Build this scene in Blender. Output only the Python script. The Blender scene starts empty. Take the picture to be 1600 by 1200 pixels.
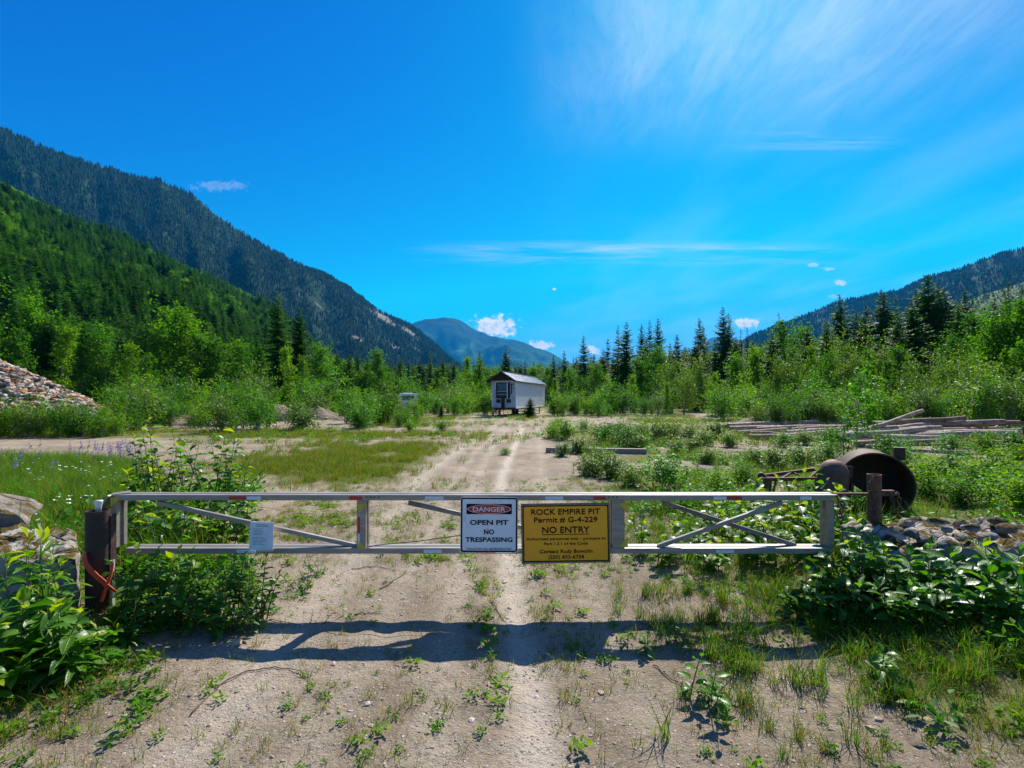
import bpy, bmesh, math, random
import numpy as np
from mathutils import Vector, Matrix, Euler

SC = bpy.context.scene
COL = SC.collection
RNG = np.random.default_rng(7)
random.seed(7)

# ------------------------------------------------------------------ camera
F = 800.0            # focal length in photo pixels (1600 wide)
HY = 622.0           # row of the horizon in the photo
CH = 1.65            # eye height
cd = bpy.data.cameras.new('camera')
cam = bpy.data.objects.new('camera', cd)
COL.objects.link(cam)
cam.location = (0, 0, CH)
cam.rotation_euler = (math.radians(90), 0, 0)
cd.sensor_width = 36.0
cd.lens = 36.0 * F / 1600.0
cd.shift_y = (HY - 600.0) / 1600.0
cd.clip_start = 0.05
cd.clip_end = 40000.0
SC.camera = cam

# ------------------------------------------------------------------ render settings
SC.render.engine = 'CYCLES'
cy = SC.cycles
cy.max_bounces = 6
cy.diffuse_bounces = 3
cy.glossy_bounces = 2
cy.transmission_bounces = 4
cy.transparent_max_bounces = 8
cy.volume_bounces = 0
cy.use_denoising = True
cy.sample_clamp_indirect = 4.0
cy.caustics_reflective = False
cy.caustics_refractive = False
SC.view_settings.view_transform = 'Standard'
SC.view_settings.look = 'None'
SC.view_settings.gamma = 1.0
SC.view_settings.exposure = 0.74
SC.view_settings.use_curve_mapping = False

# ------------------------------------------------------------------ sun
SUN_DIR = Vector((0.40, 0.93, 1.0)).normalized()
SUN_EL = math.asin(SUN_DIR.z)
SUN_AZ = math.atan2(SUN_DIR.x, SUN_DIR.y)
sl = bpy.data.lights.new('sun', 'SUN')
sl.energy = 5.0
sl.angle = math.radians(0.53)
sl.color = (1.0, 0.95, 0.87)
sun = bpy.data.objects.new('sun', sl)
COL.objects.link(sun)
sun.rotation_euler = (-SUN_DIR).to_track_quat('-Z', 'Y').to_euler()

# ------------------------------------------------------------------ node helpers
class NT:
    """thin wrapper that makes node graphs readable"""
    def __init__(self, nt):
        self.nt = nt
        nt.nodes.clear()
    def n(self, t, props=None, **ins):
        nd = self.nt.nodes.new(t)
        for k, v in (props or {}).items():
            setattr(nd, k, v)
        for k, v in ins.items():
            self.set(nd.inputs[k.replace('_', ' ')] if k.replace('_', ' ') in nd.inputs else nd.inputs[k], v)
        return nd
    def set(self, sock, v):
        if isinstance(v, bpy.types.NodeSocket):
            self.nt.links.new(v, sock)
        elif v is not None:
            if isinstance(v, tuple) and len(v) == 3 and sock.type == 'RGBA':
                v = (*v, 1.0)
            sock.default_value = v
    def m(self, op, a, b=None, c=None, clamp=False):
        nd = self.nt.nodes.new('ShaderNodeMath')
        nd.operation = op
        nd.use_clamp = clamp
        for i, v in enumerate((a, b, c)):
            if v is not None:
                self.set(nd.inputs[i], v)
        return nd.outputs[0]
    def ss(self, x, lo, hi, a=0.0, b=1.0):
        nd = self.nt.nodes.new('ShaderNodeMapRange')
        nd.interpolation_type = 'SMOOTHSTEP'
        self.set(nd.inputs['Value'], x)
        nd.inputs['From Min'].default_value = lo
        nd.inputs['From Max'].default_value = hi
        nd.inputs['To Min'].default_value = a
        nd.inputs['To Max'].default_value = b
        return nd.outputs['Result']
    def noise(self, vec=None, scale=5.0, detail=4.0, rough=0.55, dist=0.0, out='Fac'):
        nd = self.nt.nodes.new('ShaderNodeTexNoise')
        if vec is not None:
            self.nt.links.new(vec, nd.inputs['Vector'])
        nd.inputs['Scale'].default_value = scale
        nd.inputs['Detail'].default_value = detail
        nd.inputs['Roughness'].default_value = rough
        nd.inputs['Distortion'].default_value = dist
        return nd.outputs[out]
    def mix(self, fac, a, b, blend='MIX'):
        nd = self.nt.nodes.new('ShaderNodeMix')
        nd.data_type = 'RGBA'
        nd.blend_type = blend
        nd.clamp_factor = True
        self.set(nd.inputs[0], fac)
        self.set(nd.inputs[6], a)
        self.set(nd.inputs[7], b)
        return nd.outputs[2]
    def xyz(self, x, y, z):
        nd = self.nt.nodes.new('ShaderNodeCombineXYZ')
        for i, v in enumerate((x, y, z)):
            self.set(nd.inputs[i], v)
        return nd.outputs[0]
    def link(self, a, b):
        self.nt.links.new(a, b)

# ------------------------------------------------------------------ sky
SKY_STRENGTH = 0.063
W = bpy.data.worlds.new('World')
SC.world = W
W.use_nodes = True
w = NT(W.node_tree)
sky = w.n('ShaderNodeTexSky', dict(sky_type='NISHITA', sun_disc=False, sun_elevation=SUN_EL, sun_rotation=SUN_AZ,
                                   altitude=600.0, air_density=1.0, dust_density=0.35, ozone_density=1.6))
# the clear mountain air of the photograph: deep, strongly coloured blue
hs = w.n('ShaderNodeSeparateColor', Color=sky.outputs[0])
def _ch(o, g, k):
    return w.m('MULTIPLY', w.m('POWER', o, g), k)
R_ = w.m('MULTIPLY', w.m('MAXIMUM', w.m('SUBTRACT', hs.outputs[0], 4.1), w.m('MULTIPLY', hs.outputs[0], 0.05)), 0.45)
G_ = _ch(hs.outputs[1], 1.62, 0.40)
G_ = w.m('MINIMUM', G_, 6.3)
B_ = _ch(hs.outputs[2], 0.80, 2.0)
cc = w.n('ShaderNodeCombineColor')
for i, o in enumerate((R_, G_, B_)):
    w.link(o, cc.inputs[i])
skycol = cc.outputs[0]
tc = w.n('ShaderNodeTexCoord')
sp = w.n('ShaderNodeSeparateXYZ', Vector=tc.outputs['Generated'])
X, Y, Z = sp.outputs
zc = w.m('MAXIMUM', Z, 0.03)
u = w.m('DIVIDE', X, zc)
v = w.m('DIVIDE', Y, zc)
# high cirrus below the sun
wv = w.noise(w.xyz(u, v, 0.0), scale=1.3, detail=3)
ust = w.m('ADD', u, w.m('MULTIPLY', w.m('SUBTRACT', wv, 0.5), 0.22))
ust = w.m('SUBTRACT', ust, w.m('MULTIPLY', v, 0.10))
c1 = w.noise(w.xyz(w.m('MULTIPLY', ust, 8.0), w.m('MULTIPLY', v, 2.0), 3.1), scale=1.0, detail=9, rough=0.70, dist=0.25)
c2 = w.noise(w.xyz(u, v, 7.7), scale=1.1, detail=4, rough=0.5)
msk = w.m('MULTIPLY', w.ss(v, 2.25, 1.25), w.m('MULTIPLY', w.ss(u, -0.05, 0.40), w.ss(u, 1.9, 0.9)))
cir = w.m('MULTIPLY', w.ss(c1, 0.12, 0.95), w.ss(c2, 0.10, 0.72))
cir = w.m('MULTIPLY', w.m('MULTIPLY', cir, msk), 0.62, clamp=True)
# thin flat bands low over the valley
a_ = w.m('DIVIDE', X, w.m('MAXIMUM', Y, 0.05))
e_ = w.m('DIVIDE', Z, w.m('MAXIMUM', Y, 0.05))
infront = w.ss(Y, 0.1, 0.25)
b1 = w.noise(w.xyz(w.m('MULTIPLY', a_, 3.5), w.m('MULTIPLY', e_, 42.0), 1.3), scale=1.0, detail=6, rough=0.6, dist=0.4)
bm1 = w.m('MULTIPLY', w.ss(w.m('ABSOLUTE', w.m('SUBTRACT', e_, 0.283)), 0.030, 0.006), w.m('MULTIPLY', w.ss(a_, -0.25, 0.12), w.ss(a_, 0.75, 0.35)))
bands = w.m('MULTIPLY', w.m('MULTIPLY', w.ss(b1, 0.40, 0.80), bm1), 0.75)
bm2 = w.m('MULTIPLY', w.ss(w.m('ABSOLUTE', w.m('SUBTRACT', e_, 0.505)), 0.028, 0.008), w.m('MULTIPLY', w.ss(a_, 0.38, 0.55), w.ss(a_, 0.80, 0.62)))
bands = w.m('ADD', bands, w.m('MULTIPLY', w.m('MULTIPLY', w.ss(b1, 0.40, 0.80), bm2), 0.5))
# small fair-weather cumulus over the ridges
pn = w.noise(w.xyz(w.m('MULTIPLY', a_, 60.0), w.m('MULTIPLY', e_, 75.0), 0.0), scale=1.0, detail=5, rough=0.6)
cum = None
for (px, py, rx, ry, k) in ((772, 512, 44, 23, 1.0), (795, 505, 13, 13, 1.0), (845, 539, 26, 11, .95), (924, 548, 18, 9, .9), (1166, 506, 24, 10, .95),
                            (1271, 414, 12, 4, .35), (1291, 420, 15, 3.5, .35), (1313, 442, 15, 5, .6), (1306, 463, 20, 4, .2), (345, 291, 56, 11, .14), (866, 451, 4, 3, .9)):
    d = w.m('SQRT', w.m('ADD', w.m('POWER', w.m('MULTIPLY', w.m('SUBTRACT', a_, (px - 800) / F), F / rx), 2.0),
                        w.m('POWER', w.m('MULTIPLY', w.m('SUBTRACT', e_, (HY - py) / F), F / ry), 2.0)))
    f = w.m('MULTIPLY', w.ss(w.m('SUBTRACT', w.m('ADD', w.m('SUBTRACT', 1.0, d), w.m('MULTIPLY', pn, 2.6)), 1.38), 0.0, 0.55), k)
    cum = f if cum is None else w.m('MAXIMUM', cum, f)
cum = w.m('MULTIPLY', cum, infront)
shade = w.ss(pn, 0.35, 0.62, 0.70, 1.0)
col = w.mix(cir, skycol, (9.0, 10.0, 10.6))
veil = w.noise(w.xyz(w.m('MULTIPLY', u, 1.2), w.m('MULTIPLY', v, .5), 11.0), scale=1.0, detail=4, rough=.5)
veil = w.m('MULTIPLY', w.m('MULTIPLY', w.ss(veil, .35, .75), w.ss(u, 0.0, 1.0)), .16)
col = w.mix(veil, col, (6.5, 9.6, 11.5))
col = w.mix(w.m('MULTIPLY', bands, infront), col, (6.5, 8.2, 10.5))
cs = w.n('ShaderNodeVectorMath', dict(operation='SCALE'))
cs.inputs[0].default_value = (9.6, 10.0, 10.8)
w.link(shade, cs.inputs['Scale'])
col = w.mix(cum, col, cs.outputs[0])
bg = w.n('ShaderNodeBackground', Color=col, Strength=SKY_STRENGTH)
wo = w.n('ShaderNodeOutputWorld')
w.link(bg.outputs[0], wo.inputs['Surface'])

# ------------------------------------------------------------------ maths helpers
def at(px, py, Yd):
    return Vector(((px - 800.0) / F * Yd, Yd, CH + (HY - py) / F * Yd))

def _hash(i, j, s):
    n = (i.astype(np.int64) * 374761393 + j.astype(np.int64) * 668265263 + s * 974711) & 0x7fffffff
    n = ((n ^ (n >> 13)) * 1274126177) & 0x7fffffff
    return ((n ^ (n >> 16)) & 0xffff) / 65535.0

def vnoise(x, y, s=0):
    x = np.asarray(x, float); y = np.asarray(y, float)
    i = np.floor(x).astype(int); j = np.floor(y).astype(int)
    fx = x - i; fy = y - j
    fx = fx * fx * (3 - 2 * fx); fy = fy * fy * (3 - 2 * fy)
    return ((_hash(i, j, s) * (1 - fx) + _hash(i + 1, j, s) * fx) * (1 - fy)
            + (_hash(i, j + 1, s) * (1 - fx) + _hash(i + 1, j + 1, s) * fx) * fy)

def fbm(x, y, oct=4, s=0):
    x = np.asarray(x, float); y = np.asarray(y, float)
    t = 0; a = 0.5; tot = 0
    for k in range(oct):
        t = t + a * vnoise(x, y, s + k * 17); tot += a
        x = x * 2.03 + 5.1; y = y * 2.03 - 3.7; a *= 0.5
    return t / tot

def sst(x, lo, hi):
    t = np.clip((np.asarray(x, float) - lo) / (hi - lo), 0, 1)
    return t * t * (3 - 2 * t)

# ------------------------------------------------------------------ object helpers
def tag(o, label=None, cat=None, group=None, kind=None):
    if label: o['label'] = label
    if cat: o['category'] = cat
    if group: o['group'] = group
    if kind: o['kind'] = kind
    return o

def ob(name, me, parent=None, mat=None, loc=None, rot=None, scale=None):
    o = bpy.data.objects.new(name, me)
    COL.objects.link(o)
    if mat is not None and me is not None and not me.materials:
        me.materials.append(mat)
    if parent is not None: o.parent = parent
    if loc is not None: o.location = loc
    if rot is not None: o.rotation_euler = rot
    if scale is not None: o.scale = scale if hasattr(scale, '__len__') else (scale,) * 3
    return o

def empty(name, loc, label, cat, group=None, rot=None, scale=None):
    o = ob(name, None, loc=loc, rot=rot, scale=scale)
    o.empty_display_size = 0.1
    return tag(o, label, cat, group)

def mesh(name, verts, faces, smooth=False):
    me = bpy.data.meshes.new(name)
    me.from_pydata([tuple(p) for p in verts], [], faces)
    if smooth:
        me.polygons.foreach_set('use_smooth', [True] * len(me.polygons))
    me.update()
    return me

class MB:
    """collects shapes into one mesh"""
    def __init__(self):
        self.v = []; self.f = []
    def add(self, vs, fs):
        b = len(self.v)
        self.v += [tuple(p) for p in vs]
        self.f += [tuple(b + i for i in f) for f in fs]
    def box(self, c, s, rot=None):
        c = Vector(c)
        vs = [Vector((x * s[0] / 2, y * s[1] / 2, z * s[2] / 2)) for x in (-1, 1) for y in (-1, 1) for z in (-1, 1)]
        if rot is not None:
            R = rot if isinstance(rot, Matrix) else Euler(rot).to_matrix()
            vs = [R @ p for p in vs]
        self.add([c + p for p in vs], [(0, 1, 3, 2), (4, 6, 7, 5), (0, 4, 5, 1), (2, 3, 7, 6), (0, 2, 6, 4), (1, 5, 7, 3)])
        return self
    def beam(self, a, b, w_, h_, up=(0, 0, 1)):
        a = Vector(a); b = Vector(b)
        d = (b - a); L = d.length; d.normalize()
        u_ = Vector(up)
        s_ = d.cross(u_)
        if s_.length < 1e-4: s_ = d.cross(Vector((0, 1, 0)))
        s_.normalize(); u_ = s_.cross(d).normalized()
        R = Matrix((d, s_, u_)).transposed()
        return self.box((a + b) / 2, (L, w_, h_), R)
    def tube(self, pts, radii, seg=8, cap=True):
        pts = [Vector(p) for p in pts]
        n = len(pts)
        if not hasattr(radii, '__len__'): radii = [radii] * n
        vs = []
        t0 = (pts[1] - pts[0]).normalized()
        ref = Vector((0, 0, 1)) if abs(t0.z) < 0.9 else Vector((1, 0, 0))
        s_ = t0.cross(ref).normalized()
        for i in range(n):
            t = (pts[min(i + 1, n - 1)] - pts[max(i - 1, 0)]).normalized()
            s_ = (s_ - t * s_.dot(t)).normalized()
            u_ = t.cross(s_)
            for k in range(seg):
                a = 2 * math.pi * k / seg
                vs.append(pts[i] + (s_ * math.cos(a) + u_ * math.sin(a)) * radii[i])
        fs = []
        for i in range(n - 1):
            for k in range(seg):
                k2 = (k + 1) % seg
                fs.append((i * seg + k, i * seg + k2, (i + 1) * seg + k2, (i + 1) * seg + k))
        if cap:
            fs.append(tuple(range(seg))[::-1])
            fs.append(tuple((n - 1) * seg + k for k in range(seg)))
        self.add(vs, fs)
        return self
    def build(self, name, mat, parent=None, smooth=False, bevel=0.0, loc=None, rot=None):
        me = mesh(name, self.v, self.f, smooth)
        if bevel > 0:
            b = bmesh.new(); b.from_mesh(me)
            bmesh.ops.bevel(b, geom=b.edges[:], offset=bevel, segments=2, profile=0.6, affect='EDGES')
            b.to_mesh(me); b.free()
        else:
            b = bmesh.new(); b.from_mesh(me)
            bmesh.ops.recalc_face_normals(b, faces=b.faces[:])
            b.to_mesh(me); b.free()
        return ob(name, me, parent, mat, loc, rot)

def sharp(me, ang=40):
    """smooth shading with hard edges kept"""
    me.polygons.foreach_set('use_smooth', [True] * len(me.polygons))
    me.set_sharp_from_angle(angle=math.radians(ang))

_ORD = ['zeroth', 'first', 'second', 'third', 'fourth', 'fifth', 'sixth', 'seventh', 'eighth', 'ninth', 'tenth', 'eleventh', 'twelfth', 'thirteenth', 'fourteenth',
        'fifteenth', 'sixteenth', 'seventeenth', 'eighteenth', 'nineteenth']
_TENS = {2: ('twenty', 'twentieth'), 3: ('thirty', 'thirtieth'), 4: ('forty', 'fortieth'), 5: ('fifty', 'fiftieth'), 6: ('sixty', 'sixtieth'), 7: ('seventy', 'seventieth'),
         8: ('eighty', 'eightieth'), 9: ('ninety', 'ninetieth')}
def ordw(n):
    if n < 20: return _ORD[n]
    t, r = divmod(n, 10)
    return _TENS[t][1] if r == 0 else _TENS[t][0] + '-' + _ORD[r]

# ------------------------------------------------------------------ materials
def new_mat(name):
    m = bpy.data.materials.new(name)
    m.use_nodes = True
    return m, NT(m.node_tree)

def simple(name, c1, c2=None, rough=0.6, metal=0.0, scale=8.0, bump=0.0, spec=0.5, c3=None, stretch=None, contrast=(0.35, 0.65), bscale=None):
    """base colour wandering between c1, c2 (and spots of c3) with noise; optional fine relief"""
    m, t = new_mat(name)
    g = t.n('ShaderNodeTexCoord').outputs['Object']
    if stretch:
        mp = t.n('ShaderNodeMapping'); mp.inputs['Scale'].default_value = stretch
        t.link(g, mp.inputs['Vector']); g = mp.outputs[0]
    n1 = t.noise(g, scale=scale, detail=5, rough=0.6)
    col = t.mix(t.ss(n1, *contrast), c1, c2 or c1)
    if c3:
        n3 = t.noise(g, scale=scale * 2.3, detail=4, rough=0.65)
        col = t.mix(t.ss(n3, 0.56, 0.68), col, c3)
    p = t.n('ShaderNodeBsdfPrincipled', Base_Color=col, Metallic=metal)
    t.set(p.inputs['Roughness'], t.ss(n1, 0.2, 0.8, rough * 0.85, min(1, rough * 1.12)))
    p.inputs['Specular IOR Level'].default_value = spec
    if bump:
        nb = t.noise(g, scale=bscale or scale * 5, detail=4, rough=0.6)
        b = t.n('ShaderNodeBump', Strength=bump, Distance=0.02, Height=nb)
        t.link(b.outputs[0], p.inputs['Normal'])
    o = t.n('ShaderNodeOutputMaterial')
    t.link(p.outputs[0], o.inputs['Surface'])
    return m

def leaf_mat(name, c_dark, c_light, trans=0.45, rough=0.42, spec=0.5, nscale=1.5, tint=(1.25, 1.15, 0.35), yellow=None, rnd=1.0):
    """leaf: glossy upper face, light shining through; colour drifts from plant to plant and clump to clump"""
    m, t = new_mat(name)
    oi = t.n('ShaderNodeObjectInfo')
    geo = t.n('ShaderNodeNewGeometry')
    n1 = t.noise(geo.outputs['Position'], scale=nscale, detail=3)
    pi = geo.outputs['Random Per Island']
    f = t.m('ADD', t.m('MULTIPLY', n1, 0.5), t.m('ADD', t.m('MULTIPLY', oi.outputs['Random'], 0.45 * rnd), t.m('MULTIPLY', pi, 0.25)))
    col = t.mix(t.ss(f, 0.25, 0.95), c_dark, c_light)
    if yellow:
        col = t.mix(t.ss(pi, 0.93, 0.96), col, yellow)
    p = t.n('ShaderNodeBsdfPrincipled', Base_Color=col, Roughness=rough)
    p.inputs['Specular IOR Level'].default_value = spec
    tr = t.n('ShaderNodeBsdfTranslucent', Color=t.mix(1.0, col, tint, 'MULTIPLY'))
    mx = t.n('ShaderNodeMixShader')
    mx.inputs[0].default_value = trans
    t.link(p.outputs[0], mx.inputs[1]); t.link(tr.outputs[0], mx.inputs[2])
    o = t.n('ShaderNodeOutputMaterial')
    t.link(mx.outputs[0], o.inputs['Surface'])
    return m
# ================================================================== GROUND
def road_c(y):
    return np.interp(y, [0, 3, 6, 10, 20, 35, 60], [-0.25, -0.25, -0.3, -0.35, -0.5, 0.3, 2.0])
def road_w(y):
    return np.interp(y, [0, 3, 6, 10, 20, 35, 60], [2.1, 2.0, 1.9, 1.9, 2.4, 4.0, 5.0])
def road_m(x, y):
    d = np.abs(x - road_c(y) + 0.5 * (fbm(x * .7, y * .7, 3, 5) - .5))
    return 1 - sst(d, road_w(y) * .75, road_w(y) * 1.25)
RUTS = [([0, 2.7, 5, 8, 11, 16, 22, 30, 44], [0.13, 0.10, -0.02, -0.16, -0.21, 0.0, 0.35, 0.6, -1.0], .13, .058),
        ([0, 2.7, 5, 8, 11, 16, 22, 30, 44], [-0.36, -0.40, -0.5, -0.62, -0.72, -0.7, -0.4, -0.2, -1.9], .13, .022),
        ([0, 2.7, 5, 8, 11, 16, 22, 30, 44], [-1.45, -1.50, -1.6, -1.75, -1.9, -1.7, -1.3, -1.0, -2.6], .18, .030),
        ([0, 2.7, 5, 8, 11, 16, 22, 30, 44], [-0.98, -0.95, -0.95, -1.05, -1.2, -1.1, -0.8, -0.4, -2.0], .12, .016),
        ([0, 2.7, 5, 8, 11, 16, 22, 30, 44], [0.72, 0.70, 0.65, 0.6, 0.62, 0.9, 1.2, 1.4, 0.0], .14, .016)]
def ruts(x, y):
    t = 0
    for ys, xs, wd, dp in RUTS:
        xx = np.interp(y, ys, xs) + 0.06 * (vnoise(y * .8, y * 0 + wd * 50, 3) - .5)
        t = t + dp / .045 * np.exp(-((x - xx) / wd) ** 2)
    return t * (1 - sst(y, 24, 44))
def gz(x, y):
    x = np.asarray(x, float); y = np.asarray(y, float)
    far = sst(np.hypot(x, y), 20, 90)
    z = 0.09 * (fbm(x * .30, y * .30, 3, 1) - .5) * (.3 + .7 * sst(y, 5, 10)) + 0.018 * (fbm(x * 1.7, y * 1.7, 3, 2) - .5)
    z = z + 0.030 * (fbm(x * 8, y * 8, 4, 9) - .5) * (1 - far)
    z = z - 0.018 * ruts(x, y)
    # low shoulders either side of the track
    z = z + 0.16 * sst(x, 1.7, 3.4) * (1 - sst(y, 6, 11)) + 0.10 * sst(-x, 2.5, 4) * (1 - sst(y, 6, 11))
    z = z + far * 0.5 * (fbm(x * .03, y * .03, 3, 4) - .5)
    # left: the spoil bank under the edge of the forest
    bank = np.exp(-((y - 37) / 4.5) ** 2) * sst(-x, 7, 10) * (1 - sst(-x, 19, 24))
    z = z + bank * .12
    return z
def gz1(x, y):
    return float(gz(np.array([x]), np.array([y]))[0])

def veg_map(x, y):
    """how grown-over the soil is, 0 bare .. 1 closed turf"""
    x = np.asarray(x, float); y = np.asarray(y, float)
    n = fbm(x * .55, y * .55, 4, 31)
    n2 = fbm(x * 2.1, y * 2.1, 3, 32)
    rd = road_m(x, y)
    v_ = 0.36 + 0 * x
    # short meadow between track and lane
    mead = np.exp(-(((x + 4.2 + .10 * (y - 13)) / 3.0) ** 4 + ((y - 14.2) / 4.3) ** 4))
    left = sst(-x - .85 * (y - 5), 2.4, 3.4) * (1 - sst(y + .25 * (x + 8), 12.0, 13.5)) * sst(y, 3.6, 4.6)
    lane = np.exp(-((y - 17.2 + .12 * (x + 9)) / 2.6) ** 4) * sst(-x, 5.5, 8.5)
    strip = np.exp(-((y - 23.5) / 2.6) ** 4) * sst(-x, 2.0, 5)
    right = sst(x, 1.3, 2.6) * (1 - sst(y, 14, 22))
    pit = np.exp(-(((x - 14) / 13) ** 4 + ((y - 46) / 8) ** 4))
    near = sst(y, 5.2, 3.2) if False else (1 - sst(y, 3.4, 5.0))
    v_ = v_ + .75 * mead + .9 * left + .6 * strip + .45 * right
    v_ = v_ * (1 - .93 * lane) * (1 - .8 * pit)
    v_ = v_ * (1 - .80 * rd * (1 - .35 * sst(y, 9, 14)))
    v_ = v_ + sst(np.hypot(x, y), 48, 70) * .8
    v_ = v_ * sst(n * .7 + n2 * .5, .30, .72) * 1.25
    v_ = v_ - .18 * ruts(x, y) * rd
    return np.clip(v_, 0, 1)

def axis(fine_lo, fine_hi, step, lim_lo, lim_hi, g=1.07):
    c = list(np.arange(fine_lo, fine_hi, step))
    s_ = step; p_ = c[-1]
    while p_ < lim_hi:
        s_ *= g; p_ += s_; c.append(p_)
    s_ = step; p_ = c[0]
    while p_ > lim_lo:
        s_ *= g; p_ -= s_; c.insert(0, p_)
    return np.array(c)
GX = axis(-5.0, 5.0, 0.045, -11500, 11500, 1.075)
GY = axis(1.8, 7.5, 0.038, -11500, 11500, 1.055)
xx, yy = np.meshgrid(GX, GY)
zz = gz(xx, yy)
zz = np.where(np.hypot(xx, yy) > 400, zz * 0 , zz)
nx, ny = len(GX), len(GY)
gme = bpy.data.meshes.new('ground')
gme.vertices.add(nx * ny)
gme.vertices.foreach_set('co', np.stack([xx, yy, zz], -1).ravel())
q = (np.arange(nx - 1)[None, :] + np.arange(ny - 1)[:, None] * nx)
quads = np.stack([q, q + 1, q + 1 + nx, q + nx], -1).reshape(-1)
gme.loops.add(len(quads)); gme.polygons.add(len(quads) // 4)
gme.loops.foreach_set('vertex_index', quads)
gme.polygons.foreach_set('loop_start', np.arange(0, len(quads), 4))
gme.polygons.foreach_set('use_smooth', np.ones(len(quads) // 4, bool))
gme.update(calc_edges=True)
at_ = gme.attributes.new('veg', 'FLOAT', 'POINT')
at_.data.foreach_set('value', veg_map(xx, yy).ravel())
at_ = gme.attributes.new('rut', 'FLOAT', 'POINT')
at_.data.foreach_set('value', np.clip(ruts(xx, yy), 0, 1.2).ravel())

gm, t = new_mat('gravelly_soil')
pos = t.n('ShaderNodeNewGeometry').outputs['Position']
va = t.n('ShaderNodeAttribute', dict(attribute_name='veg')).outputs['Fac']
ra = t.n('ShaderNodeAttribute', dict(attribute_name='rut')).outputs['Fac']
n1 = t.noise(pos, scale=0.8, detail=6, rough=0.62)
n2 = t.noise(pos, scale=9.0, detail=6, rough=0.7)
n3 = t.noise(pos, scale=55.0, detail=4, rough=0.75)
soil = t.mix(t.ss(n1, .35, .65), (.255, .198, .130), (.415, .330, .232))
soil = t.mix(t.m('MULTIPLY', t.ss(n2, .45, .75), .7), soil, (.205, .148, .092))
soil = t.mix(t.m('MULTIPLY', ra, .70), soil, (.62, .52, .40))
n5 = t.noise(pos, scale=24.0, detail=6, rough=.8)
soil = t.mix(t.m('MULTIPLY', t.ss(n5, .54, .68), .60), soil, (.165, .125, .088))
soil = t.mix(t.m('MULTIPLY', t.ss(n5, .44, .30), .45), soil, (.60, .50, .39))
soil = t.mix(t.m('MULTIPLY', t.ss(n3, .55, .70), .75), soil, (.120, .088, .060))
soil = t.mix(t.m('MULTIPLY', t.ss(n3, .46, .30), .6), soil, (.62, .52, .40))
vo = t.n('ShaderNodeTexVoronoi', dict(feature='F1'), Vector=pos, Scale=38.0)
vs_ = t.n('ShaderNodeSeparateColor', Color=vo.outputs['Color'])
peb = t.m('MULTIPLY', t.ss(vo.outputs['Distance'], .34, .22), t.ss(vs_.outputs[0], .62, .70))
pcol = t.mix(vs_.outputs[1], (.24, .20, .165), (.66, .60, .52))
n6 = t.noise(pos, scale=1.7, detail=7, rough=.72)
lit = t.m('MULTIPLY', t.ss(n6, .55, .66), t.ss(n5, .38, .60))
soil = t.mix(t.m('MULTIPLY', lit, .80), soil, (.105, .072, .048))
soil = t.mix(peb, soil, pcol)
n4 = t.noise(pos, scale=3.0, detail=5, rough=0.7)
turf = t.mix(t.ss(n4, .3, .7), (.085, .105, .010), (.155, .165, .018))
turf = t.mix(t.ss(n2, .55, .7), turf, (.20, .145, .060))
fv = t.ss(t.m('ADD', va, t.m('MULTIPLY', t.m('SUBTRACT', n2, .5), .9)), .38, .95)
col = t.mix(t.m('MULTIPLY', fv, .85), soil, turf)
p = t.n('ShaderNodeBsdfPrincipled', Base_Color=col, Roughness=.95)
p.inputs['Specular IOR Level'].default_value = .15
hgt = t.m('ADD', t.m('MULTIPLY', t.m('ADD', n3, n5), .6), t.m('ADD', t.m('MULTIPLY', n2, .9), t.m('MULTIPLY', peb, .5)))
b = t.n('ShaderNodeBump', Strength=1.0, Distance=.035, Height=hgt)
t.link(b.outputs[0], p.inputs['Normal'])
t.link(p.outputs[0], t.n('ShaderNodeOutputMaterial').inputs['Surface'])
gme.materials.append(gm)
ground = ob('ground', gme)
tag(ground, 'bare gravelly soil with tyre tracks and thin grass', kind='structure')

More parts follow.
